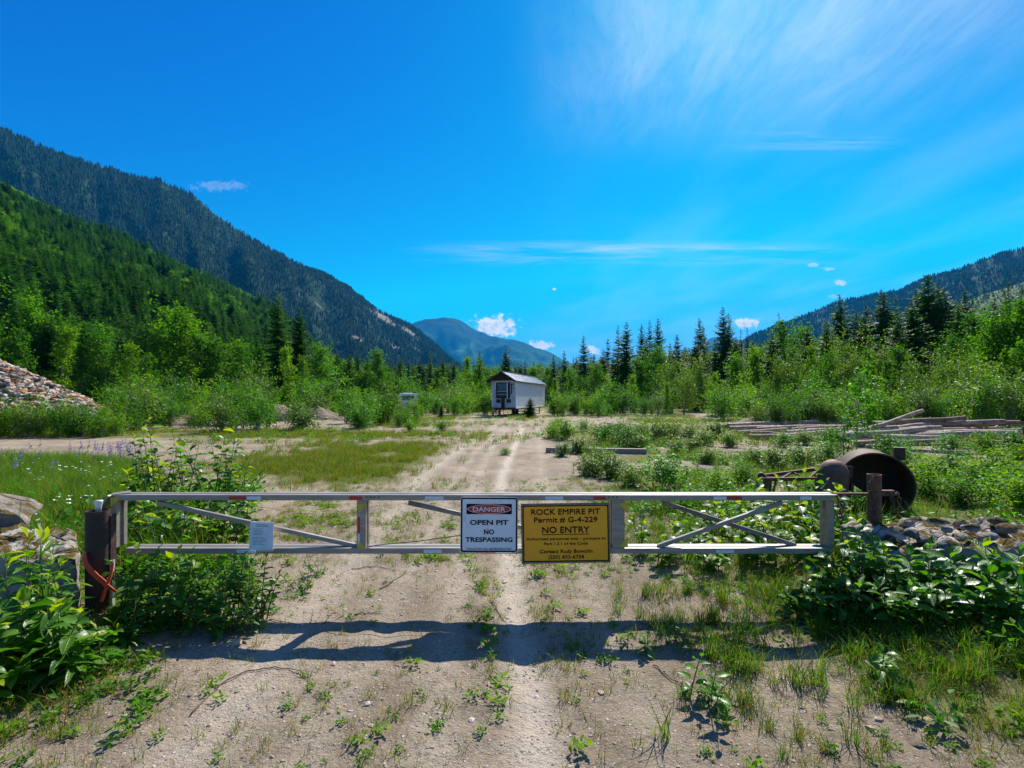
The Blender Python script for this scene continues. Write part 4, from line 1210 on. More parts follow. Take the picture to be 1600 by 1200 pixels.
# ---- paper notice (390..427, 816..859)
KS = F / (GY0 - .012)
pw, ph = sx(427) - sx(390), sz(816) - sz(859)
note = empty('paper_notice', ((sx(390) + sx(427)) / 2, GY0 - .012, (sz(816) + sz(859)) / 2), 'white paper notice in a sleeve tied to the gate brace', 'notice', rot=(math.radians(-3), math.radians(1.5), 0))
gb((0, .0015, 0), (pw, .003, ph)).build('sheet', M_paper, note)
pr = MB()
rr = random.Random(4)
for k in range(15):
    if k in (2, 8): continue
    w_ = pw * (.5 if k < 2 else rr.uniform(.35, .62)); z_ = ph * (.40 - k * .050)
    pr.box((-pw * .36 + w_ / 2 if k > 1 else 0, -.0006, z_), (w_, .0008, ph * (.018 if k > 1 else .026)))
pr.build('print', M_ink, note)['kind'] = 'stuff'
MB().tube([(-pw * .5, .003, ph * .44), (-pw * .56, .03, ph * .5), (-pw * .40, .06, ph * .52)], .003, 5).build('tie', M_wire, note)

# ---- wires on the gate
def wire(name, pts, r, mat, label, cat, seg=5, smooth=True):
    o = MB().tube(pts, r, seg).build(name, mat, smooth=True)
    return tag(o, label, cat)
wire('bent_wire', [(gx(570), GY0 + .02, gzv(857)), (gx(590), GY0 - .01, gzv(851)), (gx(650), GY0 + .0, gzv(846)), (gx(718), GY0 + .01, gzv(837)), (gx(760), GY0 + .02, gzv(832))], .0035, M_wire, 'dark bent wire strung across the middle of the gate below the signs', 'wire')
wire('stay_wire', [(gx(975), GY0 + .06, gzv(803)), (gx(1060), GY0 + .06, gzv(797)), (gx(1160), GY0 + .06, gzv(788)), (gx(1225), GY0 + .06, gzv(784))], .0022, M_wire, 'thin dark wire running through the right bay of the gate', 'wire')

# ================================================================== POSTS
post = empty('gate_post', ((153 - 800) / F * 3.90, 3.90, 0), 'dark brown steel pipe post at the hinge end of the gate', 'post')
def pipe(r, z0, z1, t_=.008, seg=24):
    mb = MB(); vs = []
    for (rr_, z_) in ((r, z0), (r, z1), (r - t_, z1), (r - t_, z1 - .25)):
        vs += [(rr_ * math.cos(2 * math.pi * i / seg), rr_ * math.sin(2 * math.pi * i / seg), z_) for i in range(seg)]
    fs = []
    for a in range(3):
        fs += [(a * seg + i, a * seg + (i + 1) % seg, (a + 1) * seg + (i + 1) % seg, (a + 1) * seg + i) for i in range(seg)]
    fs.append(tuple(3 * seg + i for i in range(seg)))
    mb.add(vs, fs); return mb
o = pipe(.078, -.1, .795).build('pipe', M_steel_dark, post); sharp(o.data)
gb((.072, .045, .53), (.026, .06, .45)).build('hinge_plate', M_steel_dark, post, bevel=.003)
gb((.094, .02, .20), (.020, .03, .42)).build('flat_bar', M_galv, post, bevel=.002)
MB().tube([(.012, -.01, .76), (.012, -.01, .82), (.012, -.01, .865), (.012, -.01, .872)], [.017, .020, .030, .030], 12).build('fitting', M_galv, post, smooth=True)

rpost = empty('latch_post', ((1366 - 800) / F * 4.6, 4.6, 0), 'rusty pipe post with chain wrapped round it, at the latch end of the gate', 'post')
o = pipe(.056, -.1, .965).build('pipe', M_rust, rpost); sharp(o.data)
gb((-.10, -.01, .79), (.62, .035, .022)).build('latch_bar', M_rust, rpost, bevel=.003)
gb((.085, -.01, .80), (.16, .05, .05)).build('latch_box', M_rust, rpost, bevel=.004)

def link_mesh():
    mb = MB(); n = 12
    pts = []
    for i in range(n + 1):
        a = 2 * math.pi * i / n
        pts.append((.016 * math.cos(a) + (.010 if math.cos(a) > 0 else -.010), .011 * math.sin(a), 0))
    mb.tube(pts, .0042, 5, cap=False)
    return mesh('link', mb.v, mb.f, True)
LINK = link_mesh(); LINK.materials.append(M_rust)
def chain(label, path, group=None):
    path = [Vector(p_) for p_ in path]
    e = empty('chain', path[0], label, 'chain', group)
    d = []
    for a, b_ in zip(path, path[1:]):
        L = (b_ - a).length; n = max(1, int(L / .036))
        for k in range(n): d.append((a.lerp(b_, (k + .5) / n), (b_ - a).normalized()))
    for i, (p_, t_) in enumerate(d):
        o = ob('link', LINK, e)
        q = t_.to_track_quat('X', 'Z') @ Euler((math.radians(90 * (i % 2)), 0, 0)).to_quaternion()
        o.matrix_basis = Matrix.Translation(p_ - path[0]) @ q.to_matrix().to_4x4()
rx, ry = rpost.location.x, rpost.location.y
chain('rusty chain hanging in a loop down the latch post', [(rx - .05, ry - .06, .96), (rx - .085, ry - .06, .90), (rx - .09, ry - .065, .78), (rx - .075, ry - .07, .62), (rx - .05, ry - .07, .58), (rx - .03, ry - .07, .66)])
chain('rusty chain draped over the latch bar beside the gate end', [(rx + .16, ry - .06, .82), (rx + .18, ry - .07, .72), (rx + .15, ry - .07, .62), (rx + .12, ry - .07, .70), (rx + .10, ry - .06, .81)])
chain('rusty chain tying the gate end to the latch bar', [(gx(1306), GY0 + .05, ZT + .03), (gx(1316), GY0 + .06, ZT + .01), (gx(1324), GY0 + .12, .80), (gx(1318), GY0 + .02, .70), (gx(1312), GY0 - .02, .78), (gx(1306), GY0 - .01, ZT + .02)])

# ================================================================== CONCRETE BLOCK, BOULDERS
def lumpy_block(name, lo, hi, seed, mat_top, mat_side, label, cat, topamp=.10, n=28, slope=0.0, shear=0.0):
    """cast block with a worn, broken, overgrown top"""
    lo = Vector(lo); hi = Vector(hi)
    e = empty(name, ((lo.x + hi.x) / 2, (lo.y + hi.y) / 2, 0), label, cat)
    ox, oy = e.location.x, e.location.y
    b = bmesh.new()
    bmesh.ops.create_cube(b, size=1)
    bmesh.ops.subdivide_edges(b, edges=b.edges[:], cuts=n, use_grid_fill=True)
    for v_ in b.verts:
        u_ = v_.co + Vector((.5, .5, .5))
        x = lo.x + (hi.x - lo.x) * u_.x; y = lo.y + (hi.y - lo.y) * u_.y; z_ = lo.z + (hi.z - lo.z) * u_.z
        e_ = min(u_.x, 1 - u_.x, 1) * (hi.x - lo.x); e2 = min(u_.y, 1 - u_.y) * (hi.y - lo.y)
        if u_.z > .02:
            k = u_.z ** 3
            z_ += k * (topamp * 2.2 * (float(fbm(x * 3.2 + seed, y * 3.2, 4, seed)) - .45) - slope * (x - lo.x))
            rnd = max(0, .05 - min(e_, e2)) / .05
            z_ -= k * rnd * .045
        if u_.z > .6: z_ += k * .05 * (abs(float(fbm(x * 11, y * 11, 4, seed + 4)) - .5) * 4 - .6)
        nrm = .035 * (float(fbm(x * 9 + z_ * 7, y * 9 + z_ * 5, 3, seed + 2)) - .5)
        v_.co = Vector((x - ox + nrm - shear * (y - lo.y), y - oy + nrm, z_))
    me = bpy.data.meshes.new('body'); b.to_mesh(me); b.free()
    me.materials.append(mat_side); me.materials.append(mat_top)
    for p_ in me.polygons:
        if p_.normal.z > .35: p_.material_index = 1
    me.polygons.foreach_set('use_smooth', [True] * len(me.polygons))
    ob('body', me, e)
    return e
lumpy_block('concrete_block', (-5.2, 3.80, -.1), (-3.22, 4.55, .50), 5, M_blockmoss, M_conc, 'broken concrete block with mossy top left of the gate post', 'concrete block', topamp=.10, shear=.86)
lumpy_block('concrete_block', (3.05, 4.02, -.1), (5.4, 4.75, .49), 8, M_blockmoss, M_conc, 'low concrete block with rubble and orange moss right of the gate', 'concrete block', topamp=.11)
def boulder(x, y, z_, size, seed, mat, label, name='boulder', rot=0, sub=4, rough=.3):
    me = rock_mesh(name, size, seed, sub, rough); me.materials.append(mat)
    me.polygons.foreach_set('use_smooth', [True] * len(me.polygons)); me.set_sharp_from_angle(angle=math.radians(38))
    o = ob(name, me, loc=(x, y, z_), rot=(0, 0, rot))
    return tag(o, label, 'rock')
p_ = at(5, 822, 4.5)
boulder(p_.x - .22, 4.62, .60, (.36, .32, .24), 31, M_rockmoss, 'brown mossy boulder sitting on the concrete block at the left edge')
rp = [((1466, 812, 4.3), (.10, .07, .035), 'long pale stone lying on top of the right concrete block'), ((1425, 832, 4.12), (.075, .06, .045), 'squarish grey stone on the front edge of the right concrete block'),
      ((1520, 822, 4.3), (.09, .07, .035), 'rounded grey stone in the rubble on the right concrete block'), ((1572, 822, 4.3), (.13, .08, .05), 'dark slanting stone at the outer end of the right concrete block'),
      ((1400, 826, 4.25), (.06, .05, .035), 'small pale stone at the gate end of the right concrete block'), ((1500, 838, 4.15), (.06, .06, .03), 'flat grey stone beside the moss on the right concrete block')]
rp += [((1415, 815, 4.55), (.09, .07, .05), 'broken grey stone at the back corner of the right concrete block, nearest the pipe'), ((1445, 842, 4.08), (.06, .05, .04), 'dark chip of concrete hanging on the front edge of the right block'),
       ((1480, 826, 4.25), (.05, .045, .03), 'small dark stone beside the long pale one'), ((1545, 836, 4.12), (.08, .06, .04), 'tan stone at the front of the right block above the leaves'),
       ((1498, 815, 4.5), (.07, .05, .04), 'grey stone behind the long pale one on the right block'), ((1560, 812, 4.5), (.09, .07, .04), 'mossy stone at the back of the right block')]
for i, ((px, py, Yd), s_, lab) in enumerate(rp):
    q = at(px, py, Yd)
    boulder(q.x, Yd, q.z - s_[2] * .3, s_, 50 + i, M_rockmoss if i in (1, 3, 5, 7, 9, 11) else M_blockmoss, lab, 'rubble_stone', rot=i * 1.3, sub=2)

# orange strap looped on the left post
strap = empty('orange_strap', (post.location.x, 3.80, .25), 'bright orange strap looped round the brown gate post, ends trailing', 'strap')
def ribbon(pts, wdt, th=.004):
    mb = MB(); pts = [Vector(p_) for p_ in pts]; n = len(pts)
    for i in range(n - 1):
        pass
    vs = []; fs = []
    for i, p_ in enumerate(pts):
        t_ = (pts[min(i + 1, n - 1)] - pts[max(i - 1, 0)]).normalized()
        f_ = Vector((0, -1, .15)).normalized()
        s_ = t_.cross(f_).normalized(); f_ = s_.cross(t_)
        for a, b_ in ((-1, 0), (1, 0), (1, 1), (-1, 1)):
            vs.append(p_ + s_ * a * wdt / 2 - f_ * b_ * th)
    for i in range(n - 1):
        for k in range(4):
            fs.append((i * 4 + k, i * 4 + (k + 1) % 4, (i + 1) * 4 + (k + 1) % 4, (i + 1) * 4 + k))
    fs += [(3, 2, 1, 0), tuple((n - 1) * 4 + k for k in range(4))]
    mb.add(vs, fs); return mb
def sp_(px, py, Yd): return at(px, py, Yd) - strap.location
ribbon([sp_(134, 860, 3.86), sp_(131, 868, 3.80), sp_(133, 880, 3.77), sp_(141, 891, 3.75), sp_(152, 902, 3.74), sp_(163, 911, 3.73), sp_(168, 918, 3.72)], .036).build('band', M_orange, strap)
ribbon([sp_(176, 879, 3.80), sp_(174, 893, 3.76), sp_(170, 906, 3.73), sp_(166, 918, 3.71), sp_(162, 928, 3.70), sp_(158, 940, 3.69)], .022).build('band', M_orange, strap)
ribbon([sp_(167, 914, 3.71), sp_(176, 921, 3.72), sp_(187, 930, 3.76), sp_(200, 938, 3.80)], .018).build('tail', M_orange, strap)

# ================================================================== SCRAP IRON BEHIND THE GATE
def Z0(x, y): return gz1(x, y)
cv_y = 6.6
cvx = (1364 - 800) / F * cv_y
culv = empty('culvert_ring', (cvx, cv_y, Z0(cvx, cv_y)), 'large dark rusty steel pipe section standing on its rim, open towards the gate', 'steel pipe', rot=(0, 0, math.radians(-27)))
def shell(R_o, t_, y0, y1, a0, a1, n=40, cz=0.0, cx=0.0, taper=1.0):
    mb = MB(); vs = []; fs = []
    for i in range(n + 1):
        a = math.radians(a0 + (a1 - a0) * i / n)
        for (rr_, yy_, k) in ((R_o, y0, 1), (R_o, y1, taper), (R_o - t_, y1, taper), (R_o - t_, y0, 1)):
            vs.append((cx + rr_ * k * math.cos(a), yy_, cz + rr_ * k * math.sin(a)))
    for i in range(n):
        for k in range(4):
            fs.append((i * 4 + k, i * 4 + (k + 1) % 4, (i + 1) * 4 + (k + 1) % 4, (i + 1) * 4 + k))
    fs += [(0, 1, 2, 3), tuple(n * 4 + k for k in (3, 2, 1, 0))]
    mb.add(vs, fs); return mb
RC = .40
o = shell(RC, .012, -.20, .50, -62, 172, cz=.40).build('shell', M_rust_dark, culv); sharp(o.data)
o = shell(RC + .012, .014, -.21, -.17, -62, 172, cz=.40).build('rim', M_rust, culv); sharp(o.data)
# closed far end
mb = MB(); n = 32
pts = [((RC - .008) * math.cos(math.radians(-62 + 234 * i / n)), .48, .40 + (RC - .008) * math.sin(math.radians(-62 + 234 * i / n))) for i in range(n + 1)]
mb.add(pts + [(x, y + .01, z_) for x, y, z_ in pts], [tuple(range(n + 1)), tuple(range(2 * n + 1, n, -1))])
mb.build('end_plate', M_rust_dark, culv)
gb((.26, -.06, .80), (.12, .10, .16)).build('lug', M_rust_dark, culv, bevel=.008)
M_rust_brown = simple('brown_rust_skin', (.125, .052, .028), (.20, .088, .050), rough=.7, metal=.15, scale=9, bump=.25, c3=(.16, .085, .06))
drx = (1298 - 800) / F * 6.35
drum = empty('scrap_drum', (drx, 6.35, Z0(drx, 6.35)), 'upright rusty brown steel drum with domed top, beside the open pipe section', 'drum', rot=(math.radians(-4), math.radians(9), math.radians(18)))
prof = [(-.05, .16), (.30, .168), (.54, .172), (.565, .180), (.585, .172), (.62, .160), (.68, .128), (.72, .075), (.735, .02)]
seg = 26; vs = []; fs = []
for (zz_, rr_) in prof:
    vs += [(rr_ * math.cos(2 * math.pi * i / seg), rr_ * math.sin(2 * math.pi * i / seg), zz_) for i in range(seg)]
for a in range(len(prof) - 1):
    fs += [(a * seg + i, a * seg + (i + 1) % seg, (a + 1) * seg + (i + 1) % seg, (a + 1) * seg + i) for i in range(seg)]
fs += [tuple(range(seg)), tuple((len(prof) - 1) * seg + i for i in range(seg))]
mb = MB(); mb.add(vs, fs); o = mb.build('body', M_rust_brown, drum); sharp(o.data, 50)
gb((.158, -.08, .60), (.06, .07, .15)).build('lug', M_rust_dark, drum, bevel=.006)
gb((.155, -.10, .42), (.05, .09, .10)).build('bracket', M_rust_dark, drum, bevel=.006)

# rusty lattice boom lying on its legs
by = 6.9
bx = (1235 - 800) / F * by
boom = empty('boom_section', (bx, by, Z0(bx, by)), 'rusty lattice boom section lying beside the pipe drum', 'boom')
def bp(px, py, dy=0):
    q = at(px, py, by + dy); return q - boom.location
def bm_part(name, a, b_, w_, mat=M_rust): MB().beam(a, b_, w_, w_).build(name, mat, boom, bevel=.003)
ends = [(bp(1190, 744, -.05), bp(1282, 732, .35)), (bp(1197, 749, -.25), bp(1284, 748, .0))]
for a, b_ in ends: bm_part('chord', a, b_, .045)
lo_ends = [(bp(1198, 782, -.25), bp(1262, 778, 0)), ]
for k in range(4):
    f0, f1 = k / 4, (k + 1) / 4
    a = ends[0][0].lerp(ends[0][1], f0 if k % 2 == 0 else f1); b_ = ends[1][0].lerp(ends[1][1], f1 if k % 2 == 0 else f0)
    bm_part('lattice_bar', a, b_, .022)
for px, dy in ((1196, -.22), (1203, -.05)):
    bm_part('leg', bp(px, 747, dy), Vector((bp(px, 747, dy).x, bp(px, 747, dy).y, -.02)), .05 if px == 1196 else .03)
bm_part('leg', bp(1213, 748, -.2), bp(1207, 774, -.15), .018)
bm_part('leg', bp(1228, 750, -.1), bp(1233, 768, -.1), .016)
bm_part('leg', bp(1276, 742, .1), Vector((bp(1276, 742, .1).x, bp(1276, 742, .1).y, -.02)), .04)
for px, py in ((1189, 743), (1279, 731)):
    q = bp(px, py, -.02)
    MB().tube([q + Vector((-.02, -.05, 0)), q + Vector((.02, .05, 0))], .045, 10).build('pin_boss', M_rust_dark, boom)

# ================================================================== LOGS
def birch_bark(name, base, patch):
    m, t = new_mat(name)
    g = t.n('ShaderNodeTexCoord').outputs['Object']
    mp = t.n('ShaderNodeMapping'); mp.inputs['Scale'].default_value = (1.1, 5, 5); t.link(g, mp.inputs['Vector'])
    n1 = t.noise(mp.outputs[0], scale=1.2, detail=6, rough=.7)
    mp2 = t.n('ShaderNodeMapping'); mp2.inputs['Scale'].default_value = (9, 2.2, 2.2); t.link(g, mp2.inputs['Vector'])
    n2 = t.noise(mp2.outputs[0], scale=1.6, detail=5, rough=.7)
    oi = t.n('ShaderNodeObjectInfo').outputs['Random']
    col = t.mix(t.ss(n1, .42, .56), base, patch)
    col = t.mix(t.m('MULTIPLY', t.ss(n2, .53, .62), .9), col, (.045, .032, .025))
    col = t.mix(t.m('MULTIPLY', oi, .35), col, (.22, .16, .12))
    p = t.n('ShaderNodeBsdfPrincipled', Base_Color=col, Roughness=.85)
    b = t.n('ShaderNodeBump', Strength=.5, Distance=.02, Height=n2); t.link(b.outputs[0], p.inputs['Normal'])
    t.link(p.outputs[0], t.n('ShaderNodeOutputMaterial').inputs['Surface'])
    return m
M_birch = birch_bark('birch_bark', (.56, .42, .31), (.33, .225, .15))
M_bark = birch_bark('stripped_bark', (.33, .21, .13), (.20, .12, .075))
M_endgrain = simple('sawn_end', (.30, .16, .085), (.44, .27, .15), rough=.9, scale=14, c3=(.18, .10, .06))
log_n = 0
def log(pa, pb, ra, rb, mat, label, bend=.0, name='log'):
    """one felled trunk between two points; ends sawn"""
    a = Vector(pa); b_ = Vector(pb)
    e = empty(name, a, label, 'log', 'felled logs beside the track')
    d = b_ - a; n = 9
    s_ = d.cross(Vector((0, 0, 1))).normalized()
    rng = random.Random(len(label) * 7 + int(pa[0] * 100))
    pts = []
    for i in range(n + 1):
        f = i / n
        pts.append(d * f + s_ * bend * math.sin(math.pi * f) + Vector((0, 0, 1)) * .02 * math.sin(f * 9 + pa[0]) + s_ * .015 * rng.uniform(-1, 1))
    rad = [(ra + (rb - ra) * i / n) * rng.uniform(.95, 1.05) for i in range(n + 1)]
    o = MB().tube(pts, rad, 12, cap=False).build('bark', mat, e, smooth=True)
    for p0, p1, r_ in ((pts[0], pts[1], rad[0]), (pts[-1], pts[-2], rad[-1])):
        t_ = (p0 - p1).normalized()
        MB().tube([p0 - t_ * .012, p0 + t_ * .004], r_ * .985, 12).build('sawn_end', M_endgrain, e)
    return e
def lp(px, py, Yd): return at(px, py, Yd)
LOGS = [((1128, 668, 27.0), (1330, 664, 27.5), .16, .12, M_bark, 'brown log at the back of the pile, its butt nearest the track', 0),
        ((1150, 674, 24.5), (1310, 672, 25.0), .17, .13, M_birch, 'pale log just in front of the rear brown log', .1),
        ((1160, 681, 22.5), (1322, 672, 24.0), .15, .12, M_bark, 'brown log crossing low under the left end of the pile', 0),
        ((1205, 665, 26.2), (1395, 660, 26.8), .15, .10, M_birch, 'pale log high along the top back of the pile', .1),
        ((1230, 680, 21.8), (1420, 672, 23.0), .17, .12, M_birch, 'white-barked log in the middle of the pile', -.1),
        ((1172, 690, 19.8), (1258, 704, 18.3), .13, .16, M_bark, 'grey-brown log lying askew in front of the pile, sawn end to the viewer', .15),
        ((1215, 694, 19.4), (1400, 668, 21.0), .13, .10, M_birch, 'white log slanting up through the front of the pile', 0),
        ((1290, 686, 19.2), (1450, 672, 21.0), .17, .11, M_birch, 'thick log with round sawn end facing the viewer', 0),
        ((1258, 694, 18.9), (1330, 686, 19.5), .10, .08, M_birch, 'short thin pale log at the front of the pile', 0),
        ((1310, 690, 20.2), (1447, 641, 22.5), .12, .07, M_birch, 'long white birch log leaning up out of the pile', .1),
        ((1352, 676, 22.4), (1478, 659, 24.5), .14, .09, M_birch, 'thin pale log rising to the right behind the leaning birch', 0),
        ((1362, 682, 20.8), (1520, 676, 22.0), .17, .13, M_bark, 'dark brown log in the right half of the pile', 0),
        ((1372, 690, 18.9), (1560, 683, 20.5), .15, .11, M_birch, 'long pale log lying lowest at the right half', .1),
        ((1390, 672, 23.6), (1540, 668, 24.2), .14, .11, M_birch, 'pale log on top of the right half of the pile', -.1),
        ((1430, 678, 21.6), (1580, 672, 23.5), .15, .12, M_bark, 'reddish brown log near the right end of the pile', 0),
        ((1440, 683, 20.6), (1585, 672, 22.0), .16, .12, M_birch, 'grey log sticking out past the right end of the pile', 0),
        ((1450, 668, 24.6), (1580, 664, 25.0), .15, .12, M_bark, 'brown log behind the right end of the pile', 0),
        ((1362, 700, 16.9), (1510, 711, 15.4), .075, .06, M_birch, 'thin pale pole lying apart in front of the pile', .05),
        ((1175, 676, 23.4), (1250, 688, 21.2), .12, .12, M_bark, 'short dark log wedged across the left end of the pile', 0),
        ((1330, 668, 25.2), (1470, 664, 25.6), .14, .10, M_birch, 'pale log half hidden at the back middle of the pile', 0)]
LOGS += [((1140, 664, 26.5), (1290, 658, 27.0), .15, .12, M_birch, 'pale log topping the left end of the pile', 0),
         ((1185, 671, 24.0), (1360, 664, 24.6), .15, .11, M_birch, 'pale log lying across the left middle of the pile', 0),
         ((1240, 672, 22.8), (1400, 664, 23.6), .14, .11, M_bark, 'red-brown log between two pale ones in the middle', 0),
         ((1300, 677, 21.4), (1470, 668, 22.4), .15, .11, M_birch, 'pale log lying right above the thick sawn one', .1),
         ((1345, 663, 24.4), (1500, 655, 25.0), .14, .10, M_bark, 'brown log high in the middle of the pile', 0),
         ((1405, 684, 19.6), (1590, 676, 20.8), .15, .12, M_birch, 'mottled pale log low toward the right end', 0),
         ((1400, 664, 23.8), (1560, 660, 24.2), .15, .12, M_birch, 'pale log topping the right end of the pile', 0),
         ((1330, 693, 18.2), (1480, 690, 18.8), .13, .11, M_bark, 'dark wet log on the ground before the right half', 0)]
for (a, b_, ra, rb, m_, lab, bd) in LOGS:
    ra *= .98; rb *= .98
    lr = random.Random(lab)
    a = (a[0] + lr.uniform(-10, 10), a[1] + lr.uniform(-2, 2), a[2] + lr.uniform(-.9, .9)); b_ = (b_[0] + lr.uniform(-14, 14), b_[1] + lr.uniform(-4, 2), b_[2] + lr.uniform(-1.2, 1.2))
    bd = bd + lr.uniform(-.12, .12)
    pa = at(*a); pb = at(*b_)
    pa.z = max(pa.z, gz1(pa.x, pa.y) + ra * .8); pb.z = max(pb.z, gz1(pb.x, pb.y) + rb * .8)
    log(pa, pb, ra, rb, m_, lab, bd)
# beam on the ground in the shrubs
q1, q2 = at(853, 707, 15.6), at(1010, 708, 15.2)
q1.z = gz1(q1.x, q1.y) + .07; q2.z = gz1(q2.x, q2.y) + .07
M_grey_wood = simple('grey_weathered_wood', (.26, .19, .125), (.40, .31, .22), rough=.9, scale=6, stretch=(1, 12, 12), bump=.3, c3=(.12, .09, .07))
tag(MB().beam(q1, q2, .20, .17).build('timber_beam', M_grey_wood, bevel=.012), 'grey squared timber beam lying among the low shrubs beside the track', 'timber')
# rusty boards at the right
for i, (a, b_, w_, lab) in enumerate([((1456, 692, 17.6), (1592, 705, 16.2), .30, 'long rust-brown steel plate lying flat at the right end of the logs'), ((1500, 690, 18.6), (1605, 692, 18.2), .26, 'rust-brown plate lying behind the longer rusty plate'),
                                      ((1572, 668, 22.0), (1640, 662, 22.5), .5, 'upright rusty sheet at the far right end of the logs')]):
    pa, pb = at(*a), at(*b_)
    pa.z = gz1(pa.x, pa.y) + (.10 if i < 2 else .35); pb.z = gz1(pb.x, pb.y) + (.10 if i < 2 else .35)
    o = MB().beam(pa, pb, w_ if i < 2 else .03, .05 if i < 2 else .55).build('steel_plate', M_rust, bevel=.006)
    tag(o, lab, 'scrap metal')

# ================================================================== WHITE TRAILER
M_white = simple('chalky_white_cladding', (.60, .62, .63), (.74, .76, .77), rough=.6, scale=3, c3=(.50, .49, .46))
M_trim = simple('white_trim', (.66, .67, .67), (.76, .77, .77), rough=.5, scale=4)
M_roof = simple('galvanised_roof_sheet', (.42, .45, .48), (.58, .61, .64), rough=.35, metal=.6, scale=4)
M_dark_in = simple('dark_interior', (.012, .013, .016), (.025, .026, .030), rough=.8, scale=4)
M_soffit = simple('dark_soffit_board', (.022, .016, .013), (.045, .030, .023), rough=.9, scale=8)
M_glass = simple('dark_window_glass', (.020, .026, .035), (.032, .040, .052), rough=.08, spec=.8, scale=2)
M_redpaint = simple('red_paint', (.40, .025, .018), (.50, .05, .03), rough=.6, scale=14)
M_tyre = simple('tyre_rubber', (.018, .018, .019), (.035, .034, .033), rough=.9, scale=20)
ang = math.atan2(14.3, 3.9)             # direction of the long side
TX, TY = (806 - 800) / F * 45.7, 45.7
tz = gz1(TX, TY)
tr_ = empty('white_trailer', (TX, TY, tz), 'white trailer cabin with dark doorway and pitched metal roof, raised off the ground', 'trailer', rot=(0, 0, ang))
# local x runs along the side away from the viewer, local y to the left across the front gable
TL, TW, Z1, Z2, ZR = 12.6, 2.25, .80, 3.22, 4.02
T3 = lambda name, mb, mat, bevel=0, par=None: mb.build(name, mat, par or tr_, bevel=bevel)
wall_t = .06
T3('side_wall', gb((TL / 2, 0 + wall_t / 2, (Z1 + Z2) / 2), (TL, wall_t, Z2 - Z1)), M_white)
T3('side_wall', gb((TL / 2, TW - wall_t / 2, (Z1 + Z2) / 2), (TL, wall_t, Z2 - Z1)), M_white)
T3('end_wall', gb((TL - .03, TW / 2, (Z1 + Z2) / 2), (wall_t, TW - 2 * wall_t - .004, Z2 - Z1)), M_white)
T3('floor', gb((TL / 2, TW / 2, Z1 - .05), (TL, TW - .02, .09)), M_steel_dark)
# front wall in pieces round the openings: doorway y .55..1.55 ; side light y .28..0.45
fw = wall_t
M_grey_white = simple('grey_white_board', (.34, .35, .36), (.50, .51, .51), rough=.7, scale=3, c3=(.20, .19, .18))  # mottled grey-white, darker than the side cladding
def front(y0, y1, z0, z1): return T3('front_wall', gb((fw / 2 - .002, (y0 + y1) / 2, (z0 + z1) / 2), (fw, y1 - y0, z1 - z0)), M_grey_white)
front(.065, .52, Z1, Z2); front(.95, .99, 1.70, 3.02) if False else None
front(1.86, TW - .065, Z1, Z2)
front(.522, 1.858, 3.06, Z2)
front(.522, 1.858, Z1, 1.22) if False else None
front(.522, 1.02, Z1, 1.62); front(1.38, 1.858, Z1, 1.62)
door = T3('doorway', gb((.10, 1.19, 2.30), (.04, 1.30, 1.48)), M_dark_in)
T3('pane', gb((.06, 1.28, 2.62), (.012, .86, .70)), M_glass, par=door)
T3('frame', gb((.045, 1.28, 2.24), (.03, .92, .05)), M_grey_white, par=door)
T3('lintel_board', gb((.05, 1.28, 1.98), (.03, .90, .14)), M_frame, par=door)
T3('mullion', gb((.03, .80, 2.34), (.05, .07, 1.42)), M_trim, par=door)
T3('step_well', gb((.12, 1.20, 1.20), (.04, .34, .80)), M_dark_in)
win = T3('window', gb((-.006, .40, 2.48), (.02, .10, .95)), M_dark_in)
for y_, z_ in ((.66, 1.40), (1.62, 1.38)):
    lw = T3('vent', gb((-.010, y_, z_), (.03, .40, .34)), M_dark_in)
    for k in range(4):
        T3('slat', gb((-.028, y_, z_ - .12 + k * .08), (.012, .38, .02)), M_steel_dark, par=lw)
for z_ in (2.88, 2.55): T3('lamp', gb((-.03, .22, z_), (.04, .08, .10)), M_steel_dark)
# corrugated side: each sheet a panel with standing ribs
npan = 10
for k in range(npan):
    x0 = TL * k / npan
    pn_ = T3('cladding_panel', gb((x0 + TL / npan / 2, -.010, (Z1 + Z2) / 2), (TL / npan - .015, .016, Z2 - Z1 - .01)), M_white)
    rb = MB()
    for j in range(5): rb.box((x0 + TL / npan * (j + .5) / 5, -.024, (Z1 + Z2) / 2), (.035, .010, Z2 - Z1 - .04))
    T3('rib', rb, M_white, par=pn_)
T3('corner_trim', gb((.02, -.02, (Z1 + Z2) / 2), (.10, .034, Z2 - Z1 + .02)), M_trim)
T3('corner_trim', gb((TL - .02, -.02, (Z1 + Z2) / 2), (.10, .034, Z2 - Z1 + .02)), M_trim)
T3('sill_beam', gb((TL / 2, -.03, Z1 - .03), (TL + .02, .05, .12)), M_trim)
